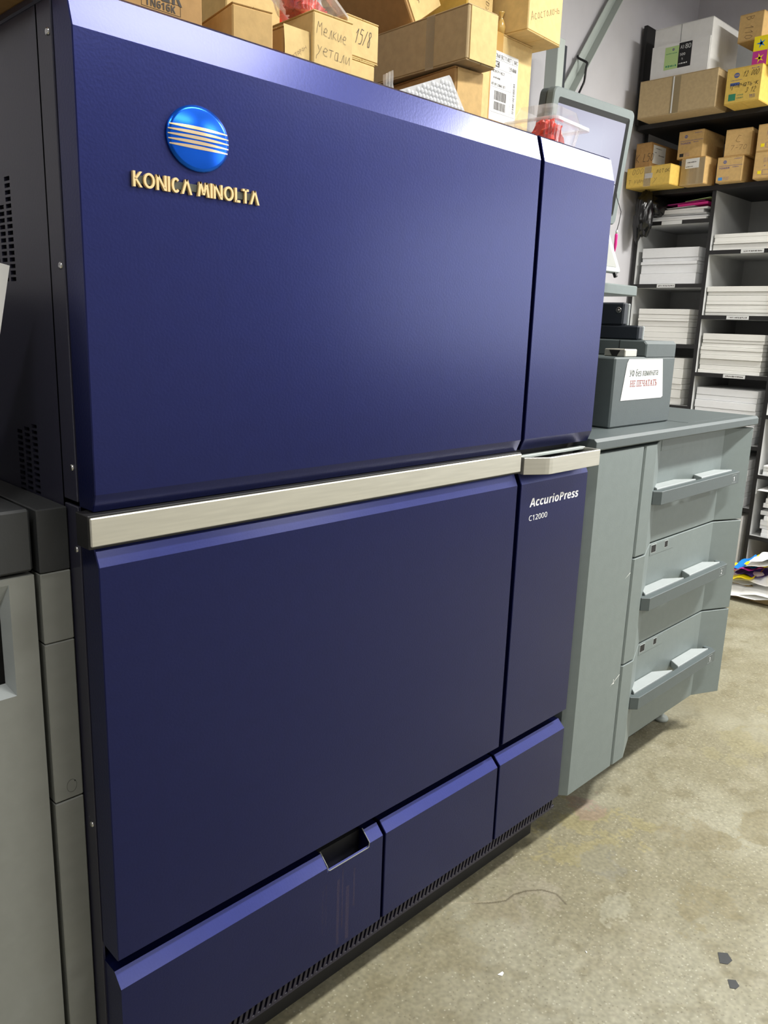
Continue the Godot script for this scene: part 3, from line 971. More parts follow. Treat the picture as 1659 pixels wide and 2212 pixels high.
# ---------------------------------------------------------------- cartons on top of the press
func make_press_boxes():
	var c: Node3D
	# printed carton
	c = carton("carton", "brown printed carton with a boxed code, on the blue press", Vector3(-.03, TOP, -.08), .17, .26, .245, 0, M.kraft_dark)
	words(c, "print", "TONER", Transform3D(Basis(), Vector3(.172, .046, .0)), .085, .022, M.ink, .0003, "Droid Sans", 700)
	words(c, "print", "TN616K", Transform3D(Basis(), Vector3(.184, .0295, .0)), .042, .0085, M.ink, .0003, "Droid Sans", 700)
	var fs := begin()
	for q in [[.158, .0235, .2125, .0238], [.158, .0358, .2125, .0361], [.158, .0235, .1583, .0361], [.2122, .0235, .2125, .0361]]: cbox(fs, Vector3(q[0], q[1], 0), Vector3(q[2], q[3], .0004))
	put(fs, "print_frame", M.ink, c)
	# plain carton turned a little
	c = carton("carton", "plain open tan carton turned slightly, beside the printed carton", Vector3(.275, TOP, -.10), .072, .11, .062, -10.1, M.kraft)
	# narrow tall one behind
	c = carton("carton", "tall narrow carton with upright pencil writing behind the plain one", Vector3(.403, TOP, -.30), .26, .2, .11, 0, M.kraft_pale)
	pen(c, "handwriting", "Двоs".replace("s", "с"), Transform3D(Basis(Vector3(0, 1, 0), Vector3(-1, 0, 0), Vector3(0, 0, 1)), Vector3(.092, .165, 0)), .018, M.pencil, .0012, .1)
	# small folded carton
	c = carton("carton", "small carton with a bent front flap and slanting pencil writing", Vector3(.377, TOP, -.12), .073, .03, .049, -.6, M.kraft_dark)
	var fl := begin()
	sheet(fl, 6, 10, func(u: float, v: float) -> Vector3: return Vector3(u * .0485, .001 + v * .0735, .0018 + .0035 * sin(PI * v) * (1.0 - .6 * u)))
	put(fl, "front_flap", M.kraft_pale, c)
	pen(c, "handwriting", "посторон", Transform3D(Basis(Vector3(.8, .6, 0), Vector3(-.6, .8, 0), Vector3(0, 0, 1)), Vector3(.006, .024, .0062)), .0062, M.pencil, .0006, .1)
	# small parts carton
	c = carton("carton", "tan carton with two pencilled words, under the upper fruit tray", Vector3(.427, TOP, -.11), .105, .17, .0785, -2, M.kraft_pale)
	pen(c, "handwriting", "Мелкие", Transform3D(Basis(Vector3(1, -.06, 0), Vector3(.06, 1, 0), Vector3(0, 0, 1)), Vector3(.006, .074, 0)), .0165, M.ink, .0005, .06, .6)
	pen(c, "handwriting", "уетали", Transform3D(Basis(Vector3(1, -.06, 0), Vector3(.06, 1, 0), Vector3(0, 0, 1)), Vector3(.007, .047, 0)), .0165, M.ink, .0005, .06, .72)
	# 15/8 and the one under it
	carton("carton", "small carton lying under the one marked 15/8", Vector3(.552, TOP, -.18), .085, .12, .072, 0, M.kraft_pale)
	pen(get_child(-1), "handwriting", "е", Transform3D(Basis(), Vector3(.038, .045, 0)), .014, M.pencil, .0006)
	c = carton("carton", "small carton marked 15/8 in pen", Vector3(.556, TOP + .085, -.18), .0635, .12, .0755, 0, M.kraft_pale)
	pen(c, "handwriting", "15/8", Transform3D(Basis(), Vector3(.0195, .024, 0)), .023, M.ink, .001, .22, .44)
	# folded clear bag
	var bag := thing("plastic_bag", "crumpled clear plastic bag end beside the small cartons", "bag", Vector3(.634, TOP, -.17))
	var bs := begin()
	sheet(bs, 6, 8, func(u: float, v: float) -> Vector3: return Vector3(u * .028 * (1.0 - .25 * v) + .004, v * .072 + u * .012, .004 * sin(u * 19.0 + v * 5.0)))
	put(bs, "film", M.clear_edge, bag)
	# big carton lying across, with its support
	c = carton("carton", "brown carton half hidden under the long carton", Vector3(.823, TOP, -.17), .128, .26, .074, -6.9, M.kraft_dark)
	patch(c, "end_flap", FR, .006, .002, .072, .126, M.kraft, .0015)
	c = carton("carton", "long brown carton with clear tape lying across the others", Vector3(.818, TOP + .131, -.14), .0945, .30, .081, -2.8, M.kraft_grey)
	patch(c, "end_flap", FR, .007, .003, .0805, .0915, M.kraft_pale, .0018)
	patch(c, "tape", FL(.30), .193, 0, .215, .0945, M.clear_tape, .0005)
	# leaning carton on it
	c = thing("carton", "carton tipped on its edge on the long carton", "box", Vector3(.842, TOP + .2262, -.30))
	c.rotation.z = deg_to_rad(35)
	box("body", Vector3(0, 0, -.22), Vector3(.095, .2, 0), .002, M.kraft_dark, c)
	patch(c, "end_flap", FR, .008, .002, .0945, .198, M.kraft_pale, .0015)
	pen(c, "handwriting", "лосс", Transform3D(Basis(Vector3(.35, .93, 0), Vector3(-.93, .35, 0), Vector3(0, 0, 1)), Vector3(.034, .028, .0018)), .016, M.ink, .0009, .1)
	# paper slip
	var slip := thing("paper_slip", "small white paper slip lying on the long carton", "paper", Vector3(.868, TOP + .2262, -.20))
	slip.rotation = Vector3(0, deg_to_rad(80), 0)
	box("slip", Vector3(0, 0, 0), Vector3(.035, .013, .0005), 0, M.sheet, slip)
	# tall labelled carton at the right end
	c = carton("carton", "tall carton with a white shipping label and brown tape", Vector3(.945, TOP, -.24), .252, .25, .215, 0, M.kraft_pale)
	patch(c, "tape", FR, .07, 0, .109, .252, M.tape, .0004)
	var lb := patch(c, "shipping_label", FR, .073, .082, .165, .216, M.label, .0007, "white shipping label with bar codes")
	var lx := Transform3D(Basis(), Vector3(0, 0, .0007))
	words(lb, "print", "BCN# BC11407 | MC", lx.translated(Vector3(.121, .2055, 0)), .085, .011, M.ink, .0002)
	words(lb, "print", "1,914MM", lx.translated(Vector3(.146, .1895, 0)), .026, .009, M.ink, .0002)
	words(lb, "print", "ACBCP/14J22", lx.translated(Vector3(.098, .1755, 0)), .042, .006, M.ink, .0002)
	fine_print(lb, lx, .092, .164, .02, .004, M.ink)
	words(lb, "print", "ATF DP COMAC SET", lx.translated(Vector3(.1, .1515, 0)), .048, .005, M.ink, .0002)
	var li := begin()
	cbox(li, Vector3(.078, .185, .0007), Vector3(.1, .1965, .0009))
	for q in [[.075, .2, .163, .2005], [.075, .182, .143, .1824], [.075, .146, .143, .1464], [.143, .1, .1433, .182], [.075, .0975, .163, .0979]]: cbox(li, Vector3(q[0], q[1], .0007), Vector3(q[2], q[3], .0009))
	for row in [[.122, .088, .128, .018], [.103, .088, .128, .016]]:
		var x: float = row[1]
		while x < row[2]:
			var bw := rng.randf_range(.0004, .0014)
			cbox(li, Vector3(x, row[0], .0007), Vector3(x + bw, row[0] + row[3], .0009))
			x += bw + rng.randf_range(.0005, .0012)
	var yy := .106
	while yy < .165:
		var bh := rng.randf_range(.0005, .0018)
		cbox(li, Vector3(.152, yy, .0007), Vector3(.158, yy + bh, .0009))
		yy += bh + rng.randf_range(.0006, .0014)
	put(li, "print", M.ink, lb)
	words(lb, "print", "MC", lx.translated(Vector3(.089, .1907, .0003)), .014, .008, M.label, .0002, "Droid Sans", 700)
	# carton overhanging on its top and the one beside it
	c = carton("carton", "tan carton with pencil writing perched on the tall labelled carton", Vector3(1.068, TOP + .2525, -.19), .2, .2, .131, 2.9, M.kraft_pale)
	pen(c, "handwriting", "АсосТолочь".replace("Т", "т"), Transform3D(Basis(Vector3(.93, .36, 0), Vector3(-.36, .93, 0), Vector3(0, 0, 1)), Vector3(.012, .022, 0)), .0155, M.pencil, .0008, .2, .85)
	c = carton("carton", "slim carton with upright writing behind the long carton", Vector3(.957, TOP + .2525, -.262), .2, .15, .083, 0, M.kraft_yellow)
	patch(c, "front_sheet", FR, .002, .002, .081, .198, M.kraft_pale, .0008)
	pen(c, "handwriting", "маркам", Transform3D(Basis(Vector3(.1, 1, 0), Vector3(-1, .1, 0), Vector3(0, 0, 1)), Vector3(.064, .006, .0008)), .014, M.pencil, .0008, .1, .8)
	var gb := thing("small_bag", "small knotted clear bag of yellow film between two cartons", "bag", Vector3(1.056, TOP + .2522, -.25))
	var g := begin(true)
	lathe(g, [Vector2(0, 0), Vector2(.008, .002), Vector2(.0095, .014), Vector2(.006, .026), Vector2(.0022, .033), Vector2(.005, .04), Vector2(.0065, .043), Vector2(0, .041)], 12)
	put(g, "film", glass(rgb(226, 190, 110), .7, .2), gb)
	# carton at the far left behind
	c = carton("carton", "tan carton at the back left corner of the press top", Vector3(.03, TOP, -.42), .22, .3, .16, 0, M.kraft)
	# bubble wrap
	var bw2 := thing("bubble_wrap", "folded sheet of clear bubble wrap leaning on the half hidden carton", "bubble wrap", Vector3(.60, TOP, -.095))
	var q2 := begin()
	var A := Vector3(-.03, .0, .0)
	var B := Vector3(.119, .0735, -.03)
	var C2 := Vector3(.185, 0, -.02)
	prism(q2, "z", poly2([-.02, .0, -.015, .022, .119, .0755, .124, .073, .166, .026, .176, .0]), -.004, .002)
	put(q2, "film", M.bubble, bw2)
	var bm := SphereMesh.new()
	bm.radius = .0048
	bm.height = .006
	bm.radial_segments = 10
	bm.rings = 5
	var pg := poly2([-.015, .0, -.012, .018, .117, .07, .16, .026, .172, .0])
	for r in 9:
		for k in 22:
			var pt := Vector2(-.014 + k * .0092 + (r % 2) * .0046, .004 + r * .0082)
			if Geometry2D.is_point_in_polygon(pt, pg):
				var b := put(bm, "bubble", M.bubble, bw2)
				b.position = Vector3(pt.x, pt.y, .002)
				b.rotation.x = PI / 2
	# clear fruit trays with red pieces
	clam(Vector3(.418, TOP + .108, -.105), .18, .075, .055, deg_to_rad(32), "clear plastic fruit tray of red pieces on the pencilled carton", 51)
	clam(Vector3(.995, TOP + .003, -.06), .125, .10, .082, deg_to_rad(4), "clear plastic fruit tray of red pieces beside the tall labelled carton", 61)
	var rb := thing("red_bag", "red plastic bag stuffed behind the pencilled carton", "bag", Vector3(.565, TOP, -.345))
	var rs := begin(true)
	blob(rs, Vector3(0, .115, 0), Vector3(.045, .112, .03), .2, 77)
	put(rs, "film", M.red, rb)

func clam(at: Vector3, L: float, D: float, H: float, turn: float, label: String, seed_: int):
	var o := thing("fruit_tray", label, "tray", at, turn, "clear fruit trays")
	var r := rng
	# ribbed tray: a wavy wall tapering down
	var s := begin()
	var n := 96
	var P = func(i: int, y: float) -> Vector3:
		var t := TAU * i / n
		var k := .80 + .2 * y
		var c := cos(t)
		var d := sin(t)
		var ex := signf(c) * pow(absf(c), .35)
		var ez := signf(d) * pow(absf(d), .35)
		var wv := 1.0 + (.018 if i % 4 < 2 else -.018) * (1.0 if y > .05 and y < .95 else 0.0)
		return Vector3(ex * L / 2 * k * wv + L / 2, y * H * .62, ez * D / 2 * k * wv - D / 2)
	for i in n:
		var ys := [0.0, .1, .5, .9, 1.0]
		for j in 4:
			face(s, [P.call(i, ys[j]), P.call(i + 1, ys[j]), P.call(i + 1, ys[j + 1]), P.call(i, ys[j + 1])], P.call(i, .5) - Vector3(L / 2, H * .3, -D / 2))
		face(s, [P.call(i, 0.0), P.call(i + 1, 0.0), Vector3(L / 2, 0, -D / 2)], Vector3.DOWN)
	put(s, "tray", M.clear, o)
	var f := begin()
	for yk in [.62, .655]:
		var a := rounded(-.012, -D - .012, L + .012, .012, .014)
		var b := rounded(.004, -D + .004, L - .004, -.004, .01)
		for i in a.size():
			var j := (i + 1) % a.size()
			face(f, [Vector3(a[i].x, H * yk, a[i].y), Vector3(a[j].x, H * yk, a[j].y), Vector3(b[j].x, H * yk, b[j].y), Vector3(b[i].x, H * yk, b[i].y)], Vector3.UP)
			face(f, [Vector3(a[i].x, H * yk, a[i].y), Vector3(a[j].x, H * yk, a[j].y), Vector3(a[j].x, H * yk - .003, a[j].y), Vector3(a[i].x, H * yk - .003, a[i].y)], Vector3(a[i].x - L / 2, 0, a[i].y + D / 2))
	put(f, "rim", M.clear_edge, o)
	var l := begin()
	var lo := rounded(.0, -D, L, 0, .014)
	var mi := rounded(.01, -D + .01, L - .01, -.01, .012)
	for i in lo.size():
		var j := (i + 1) % lo.size()
		face(l, [Vector3(lo[i].x, H * .66, lo[i].y), Vector3(lo[j].x, H * .66, lo[j].y), Vector3(mi[j].x, H, mi[j].y), Vector3(mi[i].x, H, mi[i].y)], Vector3(lo[i].x - L / 2, .1, lo[i].y + D / 2))
		face(l, [Vector3(mi[i].x, H, mi[i].y), Vector3(mi[j].x, H, mi[j].y), Vector3(L / 2, H, -D / 2)], Vector3.UP)
	put(l, "lid", M.clear, o)
	for k in 9:
		var c := begin()
		var cx := lerpf(.16, .74, k / 8.0) * L
		blob(c, Vector3(cx, H * r.randf_range(.22, .45), -D * r.randf_range(.3, .62)), Vector3(L * .1, H * r.randf_range(.16, .3), D * .22), .9, seed_ + k, 9, 1.6)
		put(c, "red_piece", M.red, o)

# ---------------------------------------------------------------- the shelves at the end of the room
const SX := 3.72
const ORD := ["lowest", "second", "third", "fourth", "fifth", "sixth", "seventh", "eighth", "ninth", "tenth", "eleventh"]

func make_shelves():
	var o := thing("shelving_unit", "tall grey shelving with black front edges full of paper at the far wall", "shelf")
	var back := 4.17
	for q in [[-1.334, 2.27], [-.937, 1.956], [-.553, 1.956], [-.165, 1.956]]:
		var p := box("upright", Vector3(SX + .002, 0, q[0] - .009), Vector3(back, q[1], q[0] + .009), 0, M.shelf_white, o)
		box("edge_band", Vector3(SX, 0, q[0] - .0095), Vector3(SX + .0019, q[1], q[0] + .0095), 0, M.shelf_black, p)
	box("back_panel", Vector3(back, 0, -1.343), Vector3(back + .012, 2.75, .25), 0, M.shelf_white, o)
	var rows := [[-1.325, -.946, [1.828, 1.512, 1.206, .889, .574, .26]], [-.928, -.562, [1.672, 1.356, 1.068, .722, .405, .09]], [-.544, -.174, [1.79, 1.5, 1.19, .884, .584, .272]]]
	for c in rows:
		for y in c[2]:
			var b := box("shelf_board", Vector3(SX + .004, y - .019, c[0]), Vector3(back, y, c[1]), 0, M.shelf_white, o)
			box("edge_band", Vector3(SX + .001, y - .0195, c[0]), Vector3(SX + .0039, y + .0002, c[1]), 0, M.shelf_black, b)
	for q in [[1.956, 1.978, 3.70], [2.265, 2.287, 3.62]]:
		var b := box("shelf_board", Vector3(q[2] + .002, q[0], -1.343), Vector3(back, q[1], .25), 0, M.shelf_black, o)
	box("end_panel", Vector3(3.605, 2.287, -1.343), Vector3(back, 2.745, -1.325), 0, M.shelf_black, o)
	# name strips on the boards
	for q in [[1.818, -1.20, -1.09, ""], [1.5025, -1.19, -1.09, "300"], [1.6625, -.77, -.66, "МЕЛОВАННАЯ 115"], [1.3465, -.80, -.69, "130"], [1.0585, -.78, -.67, "150"]]:
		var t := patch(o, "name_strip", Transform3D(Basis(Vector3(0, 0, 1), Vector3(0, 1, 0), Vector3(-1, 0, 0)), Vector3(SX + .001, 0, 0)), q[1], q[0] - .009, q[2], q[0] + .009, M.label, .0006)
		if q[3]: fine_print(t, Transform3D(Basis(Vector3(0, 0, 1), Vector3(0, 1, 0), Vector3(-1, 0, 0)), Vector3(SX + .0004, 0, 0)), (q[1] + q[2]) / 2, q[0], .085, .007, M.ink)

	var heights := func(n: int, total: float) -> Array:
		var h := []
		var sum := 0.0
		for i in n:
			h.append(rng.randf_range(.6, 1.5))
			sum += h[-1]
		for i in n: h[i] *= total / sum
		return h
	stack("gloss stack, second shelf by the wall", -1.302, -.988, 1.5125, [.056, .046, .018, .021, .052], M.paper, .34)
	stack("stack on the third shelf by the wall", -1.288, -.998, 1.2065, heights.call(7, .192), M.paper_cream, .32)
	stack("stack on the fourth shelf by the wall", -1.29, -.998, .8895, heights.call(6, .256), M.paper_cream, .32)
	stack("thin stack on the top middle shelf", -.922, -.58, 1.6725, [.031, .013, .022, .02], M.paper_cream, .4)
	stack("stack on the second middle shelf", -.924, -.578, 1.3565, heights.call(7, .155), M.paper_cream, .38)
	stack("stack on the third middle shelf", -.92, -.605, 1.0685, heights.call(9, .215), M.paper_cream, .34)
	stack("tall stack on the fourth middle shelf", -.918, -.60, .7225, heights.call(8, .285), M.paper, .34)
	stack("stack on the fifth middle shelf", -.91, -.60, .4055, heights.call(7, .25), M.paper, .34)
	stack("stack on the fourth right shelf", -.535, -.25, .8845, heights.call(4, .1), M.paper, .34)
	stack("low stack on the fifth right shelf", -.532, -.25, .5845, heights.call(3, .055), M.paper, .34)
	# ragged pile on the sixth right shelf
	var y := .2725
	for k in 11:
		var h := rng.randf_range(.016, .028)
		var p := thing("paper_pile_sheet", "loose paper bundle, %s in the ragged right-hand pile" % ORD[k], "paper", Vector3(SX + .02 + rng.randf_range(-.015, .015), y, -.535 + rng.randf_range(.0, .045) + k * .003), rng.randf_range(-.06, .02), "bundles of the ragged pile")
		box("bundle", Vector3(0, 0, 0), Vector3(.3, h, .25), .001, M.paper, p)
		y += h + .0006
	var top := thing("loose_sheet", "stiff white sheet jutting out above the ragged pile", "paper", Vector3(SX - .03, y, -.525), .05, "")
	box("sheet", Vector3(0, 0, 0), Vector3(.3, .002, .3), 0, M.sheet, top)
	# ream box with a blue label
	var rbx := thing("ream_box", "white paper ream box with a blue label on the bottom middle shelf", "box", Vector3(SX + .01, .0905, -.925))
	box("body", Vector3(0, 0, 0), Vector3(.3, .268, .335), .003, M.white_board, rbx)
	var lx := Transform3D(Basis(Vector3(0, 0, 1), Vector3(0, 1, 0), Vector3(-1, 0, 0)), Vector3.ZERO)
	patch(rbx, "label", lx, .235, .07, .302, .16, M.cyan, .0006)
	patch(rbx, "label", lx, .24, .16, .302, .2, mat(rgb(40, 62, 132), .5), .0006)
	words(rbx, "print", "80", Transform3D(lx.basis, Vector3(-.0006, .135, .275)), .035, .028, M.label, .0003, "Droid Sans", 700)
	words(rbx, "print", "A3", Transform3D(lx.basis, Vector3(-.0006, .18, .275)), .03, .02, M.label, .0003, "Droid Sans", 700)
	# bottom heap of crumpled colour sheets and cartons on the floor
	var low := thing("flat_carton", "low grey-brown carton on the floor under the paper heap", "box", Vector3(3.5, .001, -.54))
	box("body", Vector3(0, 0, 0), Vector3(.4, .075, .355), .003, M.kraft_grey, low)
	var cols := [M.sheet, M.sheet, M.paper, M.yellow, M.sheet, mat(rgb(70, 60, 130), .5), M.magenta, M.cyan, M.yellow, M.sheet, M.sheet]
	var names := ["lowest white sheet sagging over the carton edge", "wide white sheet with a drooping corner", "cream sheet under the yellow one", "yellow printed sheet", "white sheet above the yellow one", "violet printed sheet", "magenta printed sheet", "cyan printed sheet", "second yellow sheet lying on the cyan one", "large crumpled white sheet", "topmost white sheet"]
	var wd := [.34, .3, .2, .15, .28, .13, .14, .12, .11, .26, .24]
	for k in cols.size():
		var p := thing("heap_sheet", names[k] + " of the floor heap", "paper", Vector3([3.43, 3.44, 3.47, 3.44, 3.46, 3.47, 3.46, 3.47, 3.47, 3.45, 3.45][k], .078 + k * .0125, -.55 + [.0, -.02, .02, .0, .03, .05, .02, .04, .09, .1, .12][k]), rng.randf_range(-.12, .12), "sheets of the floor heap")
		p.rotation.x = [0.0, .03, -.05, -.1, .02, .1, -.12, -.2, -.1, -.3, -.35][k]
		var s := begin(true)
		var ph := rng.randf() * 6.0
		var dr: float = [.07, .075, .04, .03, .03, .02, .02, .015, .01, .02, .01][k]
		sheet(s, 8, 8, func(u: float, v: float) -> Vector3: return Vector3(u * .24, .006 * sin(u * 9.0 + ph) + .006 * sin(v * 11.0 + ph * 2.0) + .008 - dr * pow(1.0 - u, 3.0) * (1.0 - .6 * v), v * wd[k]))
		put(s, "sheet", cols[k], p)
	# heap of sheets on the top left shelf
	for k in 9:
		var w: float = [.30, .30, .28, .24, .27, .22, .16, .2, .14][k]
		var p := thing("loose_paper", ["flat white board at the bottom", "second white board", "bubble-lined envelope", "thick white folder", "white envelope with a folded corner", "pale sheet with a raised edge", "long magenta pad", "dull pink card", "pale green-edged sheet"][k] + " of the upper left shelf pile", "paper", Vector3(SX + .012 + k * .004, 1.8285 + k * .0115, [-1.27, -1.265, -1.25, -1.235, -1.24, -1.27, -1.14, -1.2, -1.105][k]), [.0, .02, -.03, .02, -.04, .05, .0, .03, -.1][k], "papers of the upper left pile")
		p.rotation.x = [.0, .0, .0, .01, -.02, -.06, -.04, -.06, -.08][k]
		box("sheet", Vector3(0, 0, 0), Vector3(.24, [.010, .010, .009, .02, .009, .003, .012, .004, .003][k], w), .001, [M.sheet, M.paper, M.bubble, M.sheet, M.sheet, M.sheet, M.pink, M.magenta, M.lime][k], p)
	# black bags
	var bb := thing("black_bag", "shiny black plastic bag spilling off the upper left shelf", "bag", Vector3(3.66, 1.829, -1.25))
	var s := begin(true)
	blob(s, Vector3(.14, .078, .0), Vector3(.14, .062, .055), .3, 5, 22, .9)
	blob(s, Vector3(-.02, .03, -.01), Vector3(.05, .11, .045), .35, 6, 22, 1.0)
	lathe(s, [Vector2(.0, -.125), Vector2(.018, -.085), Vector2(.03, -.03), Vector2(.03, .02), Vector2(0, .04)], 10, Transform3D(Basis(), Vector3(-.035, 0, -.03)))
	put(s, "film", M.bag_black, bb)
	var b2 := thing("black_bag", "black plastic bag draped in the upper middle shelf", "bag", Vector3(SX + .06, 1.76, -.62))
	var s2 := begin(true)
	sheet(s2, 10, 14, func(u: float, v: float) -> Vector3: return Vector3(.02 + .02 * sin(u * 8.0), .16 - v * .155, -.03 + .09 * v * v * (1.0 - u) + u * .12 * (1.0 - .2 * v)))
	blob(s2, Vector3(.03, .162, .02), Vector3(.04, .008, .09), .3, 8, 12)
	put(s2, "film", M.bag_black, b2)
	make_shelf_boxes()

func stack(label: String, z0: float, z1: float, y0: float, hs: Array, m: Material, depth: float):
	var y := y0 + .0004
	for k in hs.size():
		var h: float = hs[k]
		var last := k == hs.size() - 1
		var p := thing("paper_ream", "white paper ream, %s of the %s" % ["topmost" if last else ORD[k], label], "paper ream", Vector3(SX + .012 + rng.randf_range(0, .013), y, z0 + rng.randf_range(0, .006)), rng.randf_range(-.008, .008), "reams of the " + label)
		box("ream", Vector3(0, 0, 0), Vector3(depth, h - .003, z1 - z0 - .006), .0012, m, p)
		y += h - .0018

func emblem_dot(c: Node, xf: Transform3D, x: float, y: float, r: float):
	var s := begin()
	lathe(s, [Vector2(r, 0), Vector2(r, .0005), Vector2(0, .0005)], 20, xf * Transform3D(Basis(Vector3(1, 0, 0), Vector3(0, 0, 1), Vector3(0, .85, 0)), Vector3(x, y, 0)))
	var d := put(s, "print", M.print_blue, c)
	var t := begin()
	for k in 3: cbox(t, Vector3(x - r * .8, y - r * .26 + k * r * .22, .0005), Vector3(x + r * .8, y - r * .16 + k * r * .22, .0007), 0, xf)
	put(t, "stripe", M.kraft, d)

func toner(label: String, at: Vector3, h: float, wl: float, wr: float, deg: float, chip: Material):
	var c := carton("toner_carton", label, at, h, wl, wr, deg, M.kraft, "printed toner cartons")
	var L := FL(wl)
	emblem_dot(c, L, wl * .3, h * .8, .0085)
	patch(c, "printed_line", L, wl * .08, h * .64, wl * .99, h * .655, M.print_violet, .0003)
	words(c, "print", "TONER", Transform3D(L.basis, L * Vector3(wl * .3, h * .56, 0)), wl * .42, h * .075, M.print_violet, .0003, "Droid Sans", 700)
	fine_print(c, L, wl * .72, h * .58, wl * .22, h * .04, M.print_violet)
	fine_print(c, L, wl * .78, h * .9, wl * .28, h * .035, M.print_violet)
	patch(c, "colour_mark", L, wl * .1, h * .08, wl * .26, h * .2, chip, .0003)
	for k in 3: fine_print(c, L, wl * .4, h * (.1 + k * .05), wl * .2, h * .02, M.print_violet)
	return c

func make_shelf_boxes():
	var c: Node3D
	var L: Transform3D
	# top board
	c = carton("carton", "wide tan carton with a split vertical tape on the top shelf", Vector3(3.50, 2.2875, -.887), .169, .389, .3, 0, M.kraft_grey)
	L = FL(.389)
	patch(c, "tape", L, .165, 0, .21, .169, M.clear_tape, .0005)
	patch(c, "torn_tape", L, .172, .004, .178, .166, M.label, .0009)
	c = carton("carton", "white two-part paper carton with a green and black label", Vector3(3.52, 2.457, -.947), .228, .29, .28, -1.2, M.white_board)
	L = FL(.29)
	patch(c, "sleeve", L, -.002, 0, .286, .148, M.white_board, .006)
	box("seam", Vector3(-.0008, .148, -.155), Vector3(.0, .226, -.1535), 0, M.grey_dark, c)
	var S := L.translated_local(Vector3(0, 0, .006))
	patch(c, "green_label", S, .066, .036, .136, .135, M.lime, .0006)
	var bl := patch(c, "black_label", S, .136, .036, .2, .143, M.black, .0007)
	words(bl, "print", "A3", Transform3D(L.basis, S * Vector3(.152, .124, .0006)), .017, .014, M.label, .0003)
	words(bl, "print", "80", Transform3D(L.basis, S * Vector3(.181, .124, .0006)), .028, .02, M.label, .0003)
	words(bl, "print", "500", Transform3D(L.basis, S * Vector3(.157, .092, .0006)), .026, .011, M.label, .0003)
	words(bl, "print", "5", Transform3D(L.basis, S * Vector3(.157, .072, .0006)), .006, .009, M.label, .0003)
	fine_print(bl, S.translated_local(Vector3(0, 0, .0007)), .163, .053, .044, .006, M.label)
	fine_print(c, S.translated_local(Vector3(0, 0, .0006)), .1, .105, .055, .004, M.green)
	fine_print(c, S.translated_local(Vector3(0, 0, .0006)), .1, .05, .05, .01, M.green)
	emblem_dot(c, S.translated_local(Vector3(0, 0, .0006)), .108, .121, .006)
	c = carton("toner_carton", "yellowish carton with handwriting over print and a green mark", Vector3(3.50, 2.2875, -.687), .15, .158, .25, 0, M.kraft_yellow)
	L = FL(.158)
	emblem_dot(c, L, .046, .118, .0125)
	patch(c, "green_mark", L, .018, .014, .05, .042, M.green, .0004)
	words(c, "print", "CYAN", Transform3D(L.basis, L * Vector3(.07, .034, 0)), .026, .006, M.green, .0003)
	words(c, "print", "CIANO", Transform3D(L.basis, L * Vector3(.07, .022, 0)), .03, .006, M.green, .0003)
	words(c, "print", "TYPE EU", Transform3D(L.basis, L * Vector3(.125, .022, 0)), .026, .014, M.print_violet, .0003)
	fine_print(c, L, .046, .098, .05, .003, M.print_violet)
	fine_print(c, L, .128, .137, .034, .005, M.print_violet)
	patch(c, "print_block", L, .02, .076, .062, .088, M.print_blue, .0003)
	pen(c, "handwriting", "12 000", Transform3D(L.basis, L * Vector3(.075, .108, 0)), .022, M.marker, .0016, .3, .55)
	pen(c, "handwriting", "трпечать-к", Transform3D(L.basis, L * Vector3(.018, .068, 0)), .02, M.marker, .0018, .2, .72)
	pen(c, "handwriting", "3 12", Transform3D(L.basis, L * Vector3(.092, .04, 0)), .02, M.marker, .0016, .3, .7)
	c = carton("toner_carton", "bright carton printed in yellow, magenta and blue squares", Vector3(3.53, 2.4385, -.56), .122, .193, .2, 0, M.yellow)
	L = FL(.193)
	for i in 3:
		for j in 2:
			var m: Material = [[M.magenta, M.yellow, M.magenta], [M.yellow, M.cyan, M.yellow]][j][i]
			patch(c, "colour_square", L, .001 + i * .0637, .001 + j * .0602, .001 + (i + 1) * .0637, .001 + (j + 1) * .0602, m, .0004)
			var st := begin()
			var cc := L * Vector3(.033 + i * .0637, .031 + j * .0602, .0005)
			for a in 5:
				var t := .6 + TAU * a / 5.0
				var d := L.basis * Vector3(cos(t), sin(t), 0)
				var e := L.basis * Vector3(-sin(t), cos(t), 0)
				face(st, [cc + d * .022, cc + e * .005, cc - e * .005], L.basis.z)
			put(st, "star_print", [[M.yellow, M.cyan, M.yellow], [M.cyan, M.magenta, M.magenta]][j][i], c)
	c = carton("carton", "small tan carton with a short code in pencil at the shelf top", Vector3(3.56, 2.561, -.735), .115, .112, .26, -4.3, M.kraft)
	L = FL(.112)
	pen(c, "handwriting", "В 110", Transform3D(Basis(L.basis.y * -1.0, L.basis.x, L.basis.z), L * Vector3(.032, .10, 0)), .036, M.pencil, .0018, 0, .62)
	# board with the toner
	c = carton("carton", "long yellow carton lying flat with handwriting on the toner shelf", Vector3(3.55, 1.9785, -1.096), .095, .245, .15, -4, M.kraft_yellow)
	L = FL(.245)
	patch(c, "tape", L, .1, .0, .14, .095, M.clear_tape, .0005)
	patch(c, "torn_tape", L, .106, .038, .148, .062, M.clear_edge, .0008)
	pen(c, "handwriting", "000", Transform3D(L.basis, L * Vector3(.032, .062, 0)), .026, M.pencil, .0016, .1, .9)
	pen(c, "handwriting", "лоток", Transform3D(L.basis, L * Vector3(.165, .058, 0)), .024, M.marker, .0014, .1, .75)
	pen(c, "handwriting", "т vинид у", Transform3D(L.basis, L * Vector3(.012, .02, 0)), .026, M.pencil, .0014, .2, .8)
	c = carton("carton", "brown carton marked K L50 with a white side label", Vector3(3.60, 2.0745, -1.236), .122, .086, .29, -3, M.kraft_dark)
	L = FL(.086)
	pen(c, "handwriting", "К L50", Transform3D(L.basis, L * Vector3(.006, .032, 0)), .036, M.marker, .002, .05, .62)
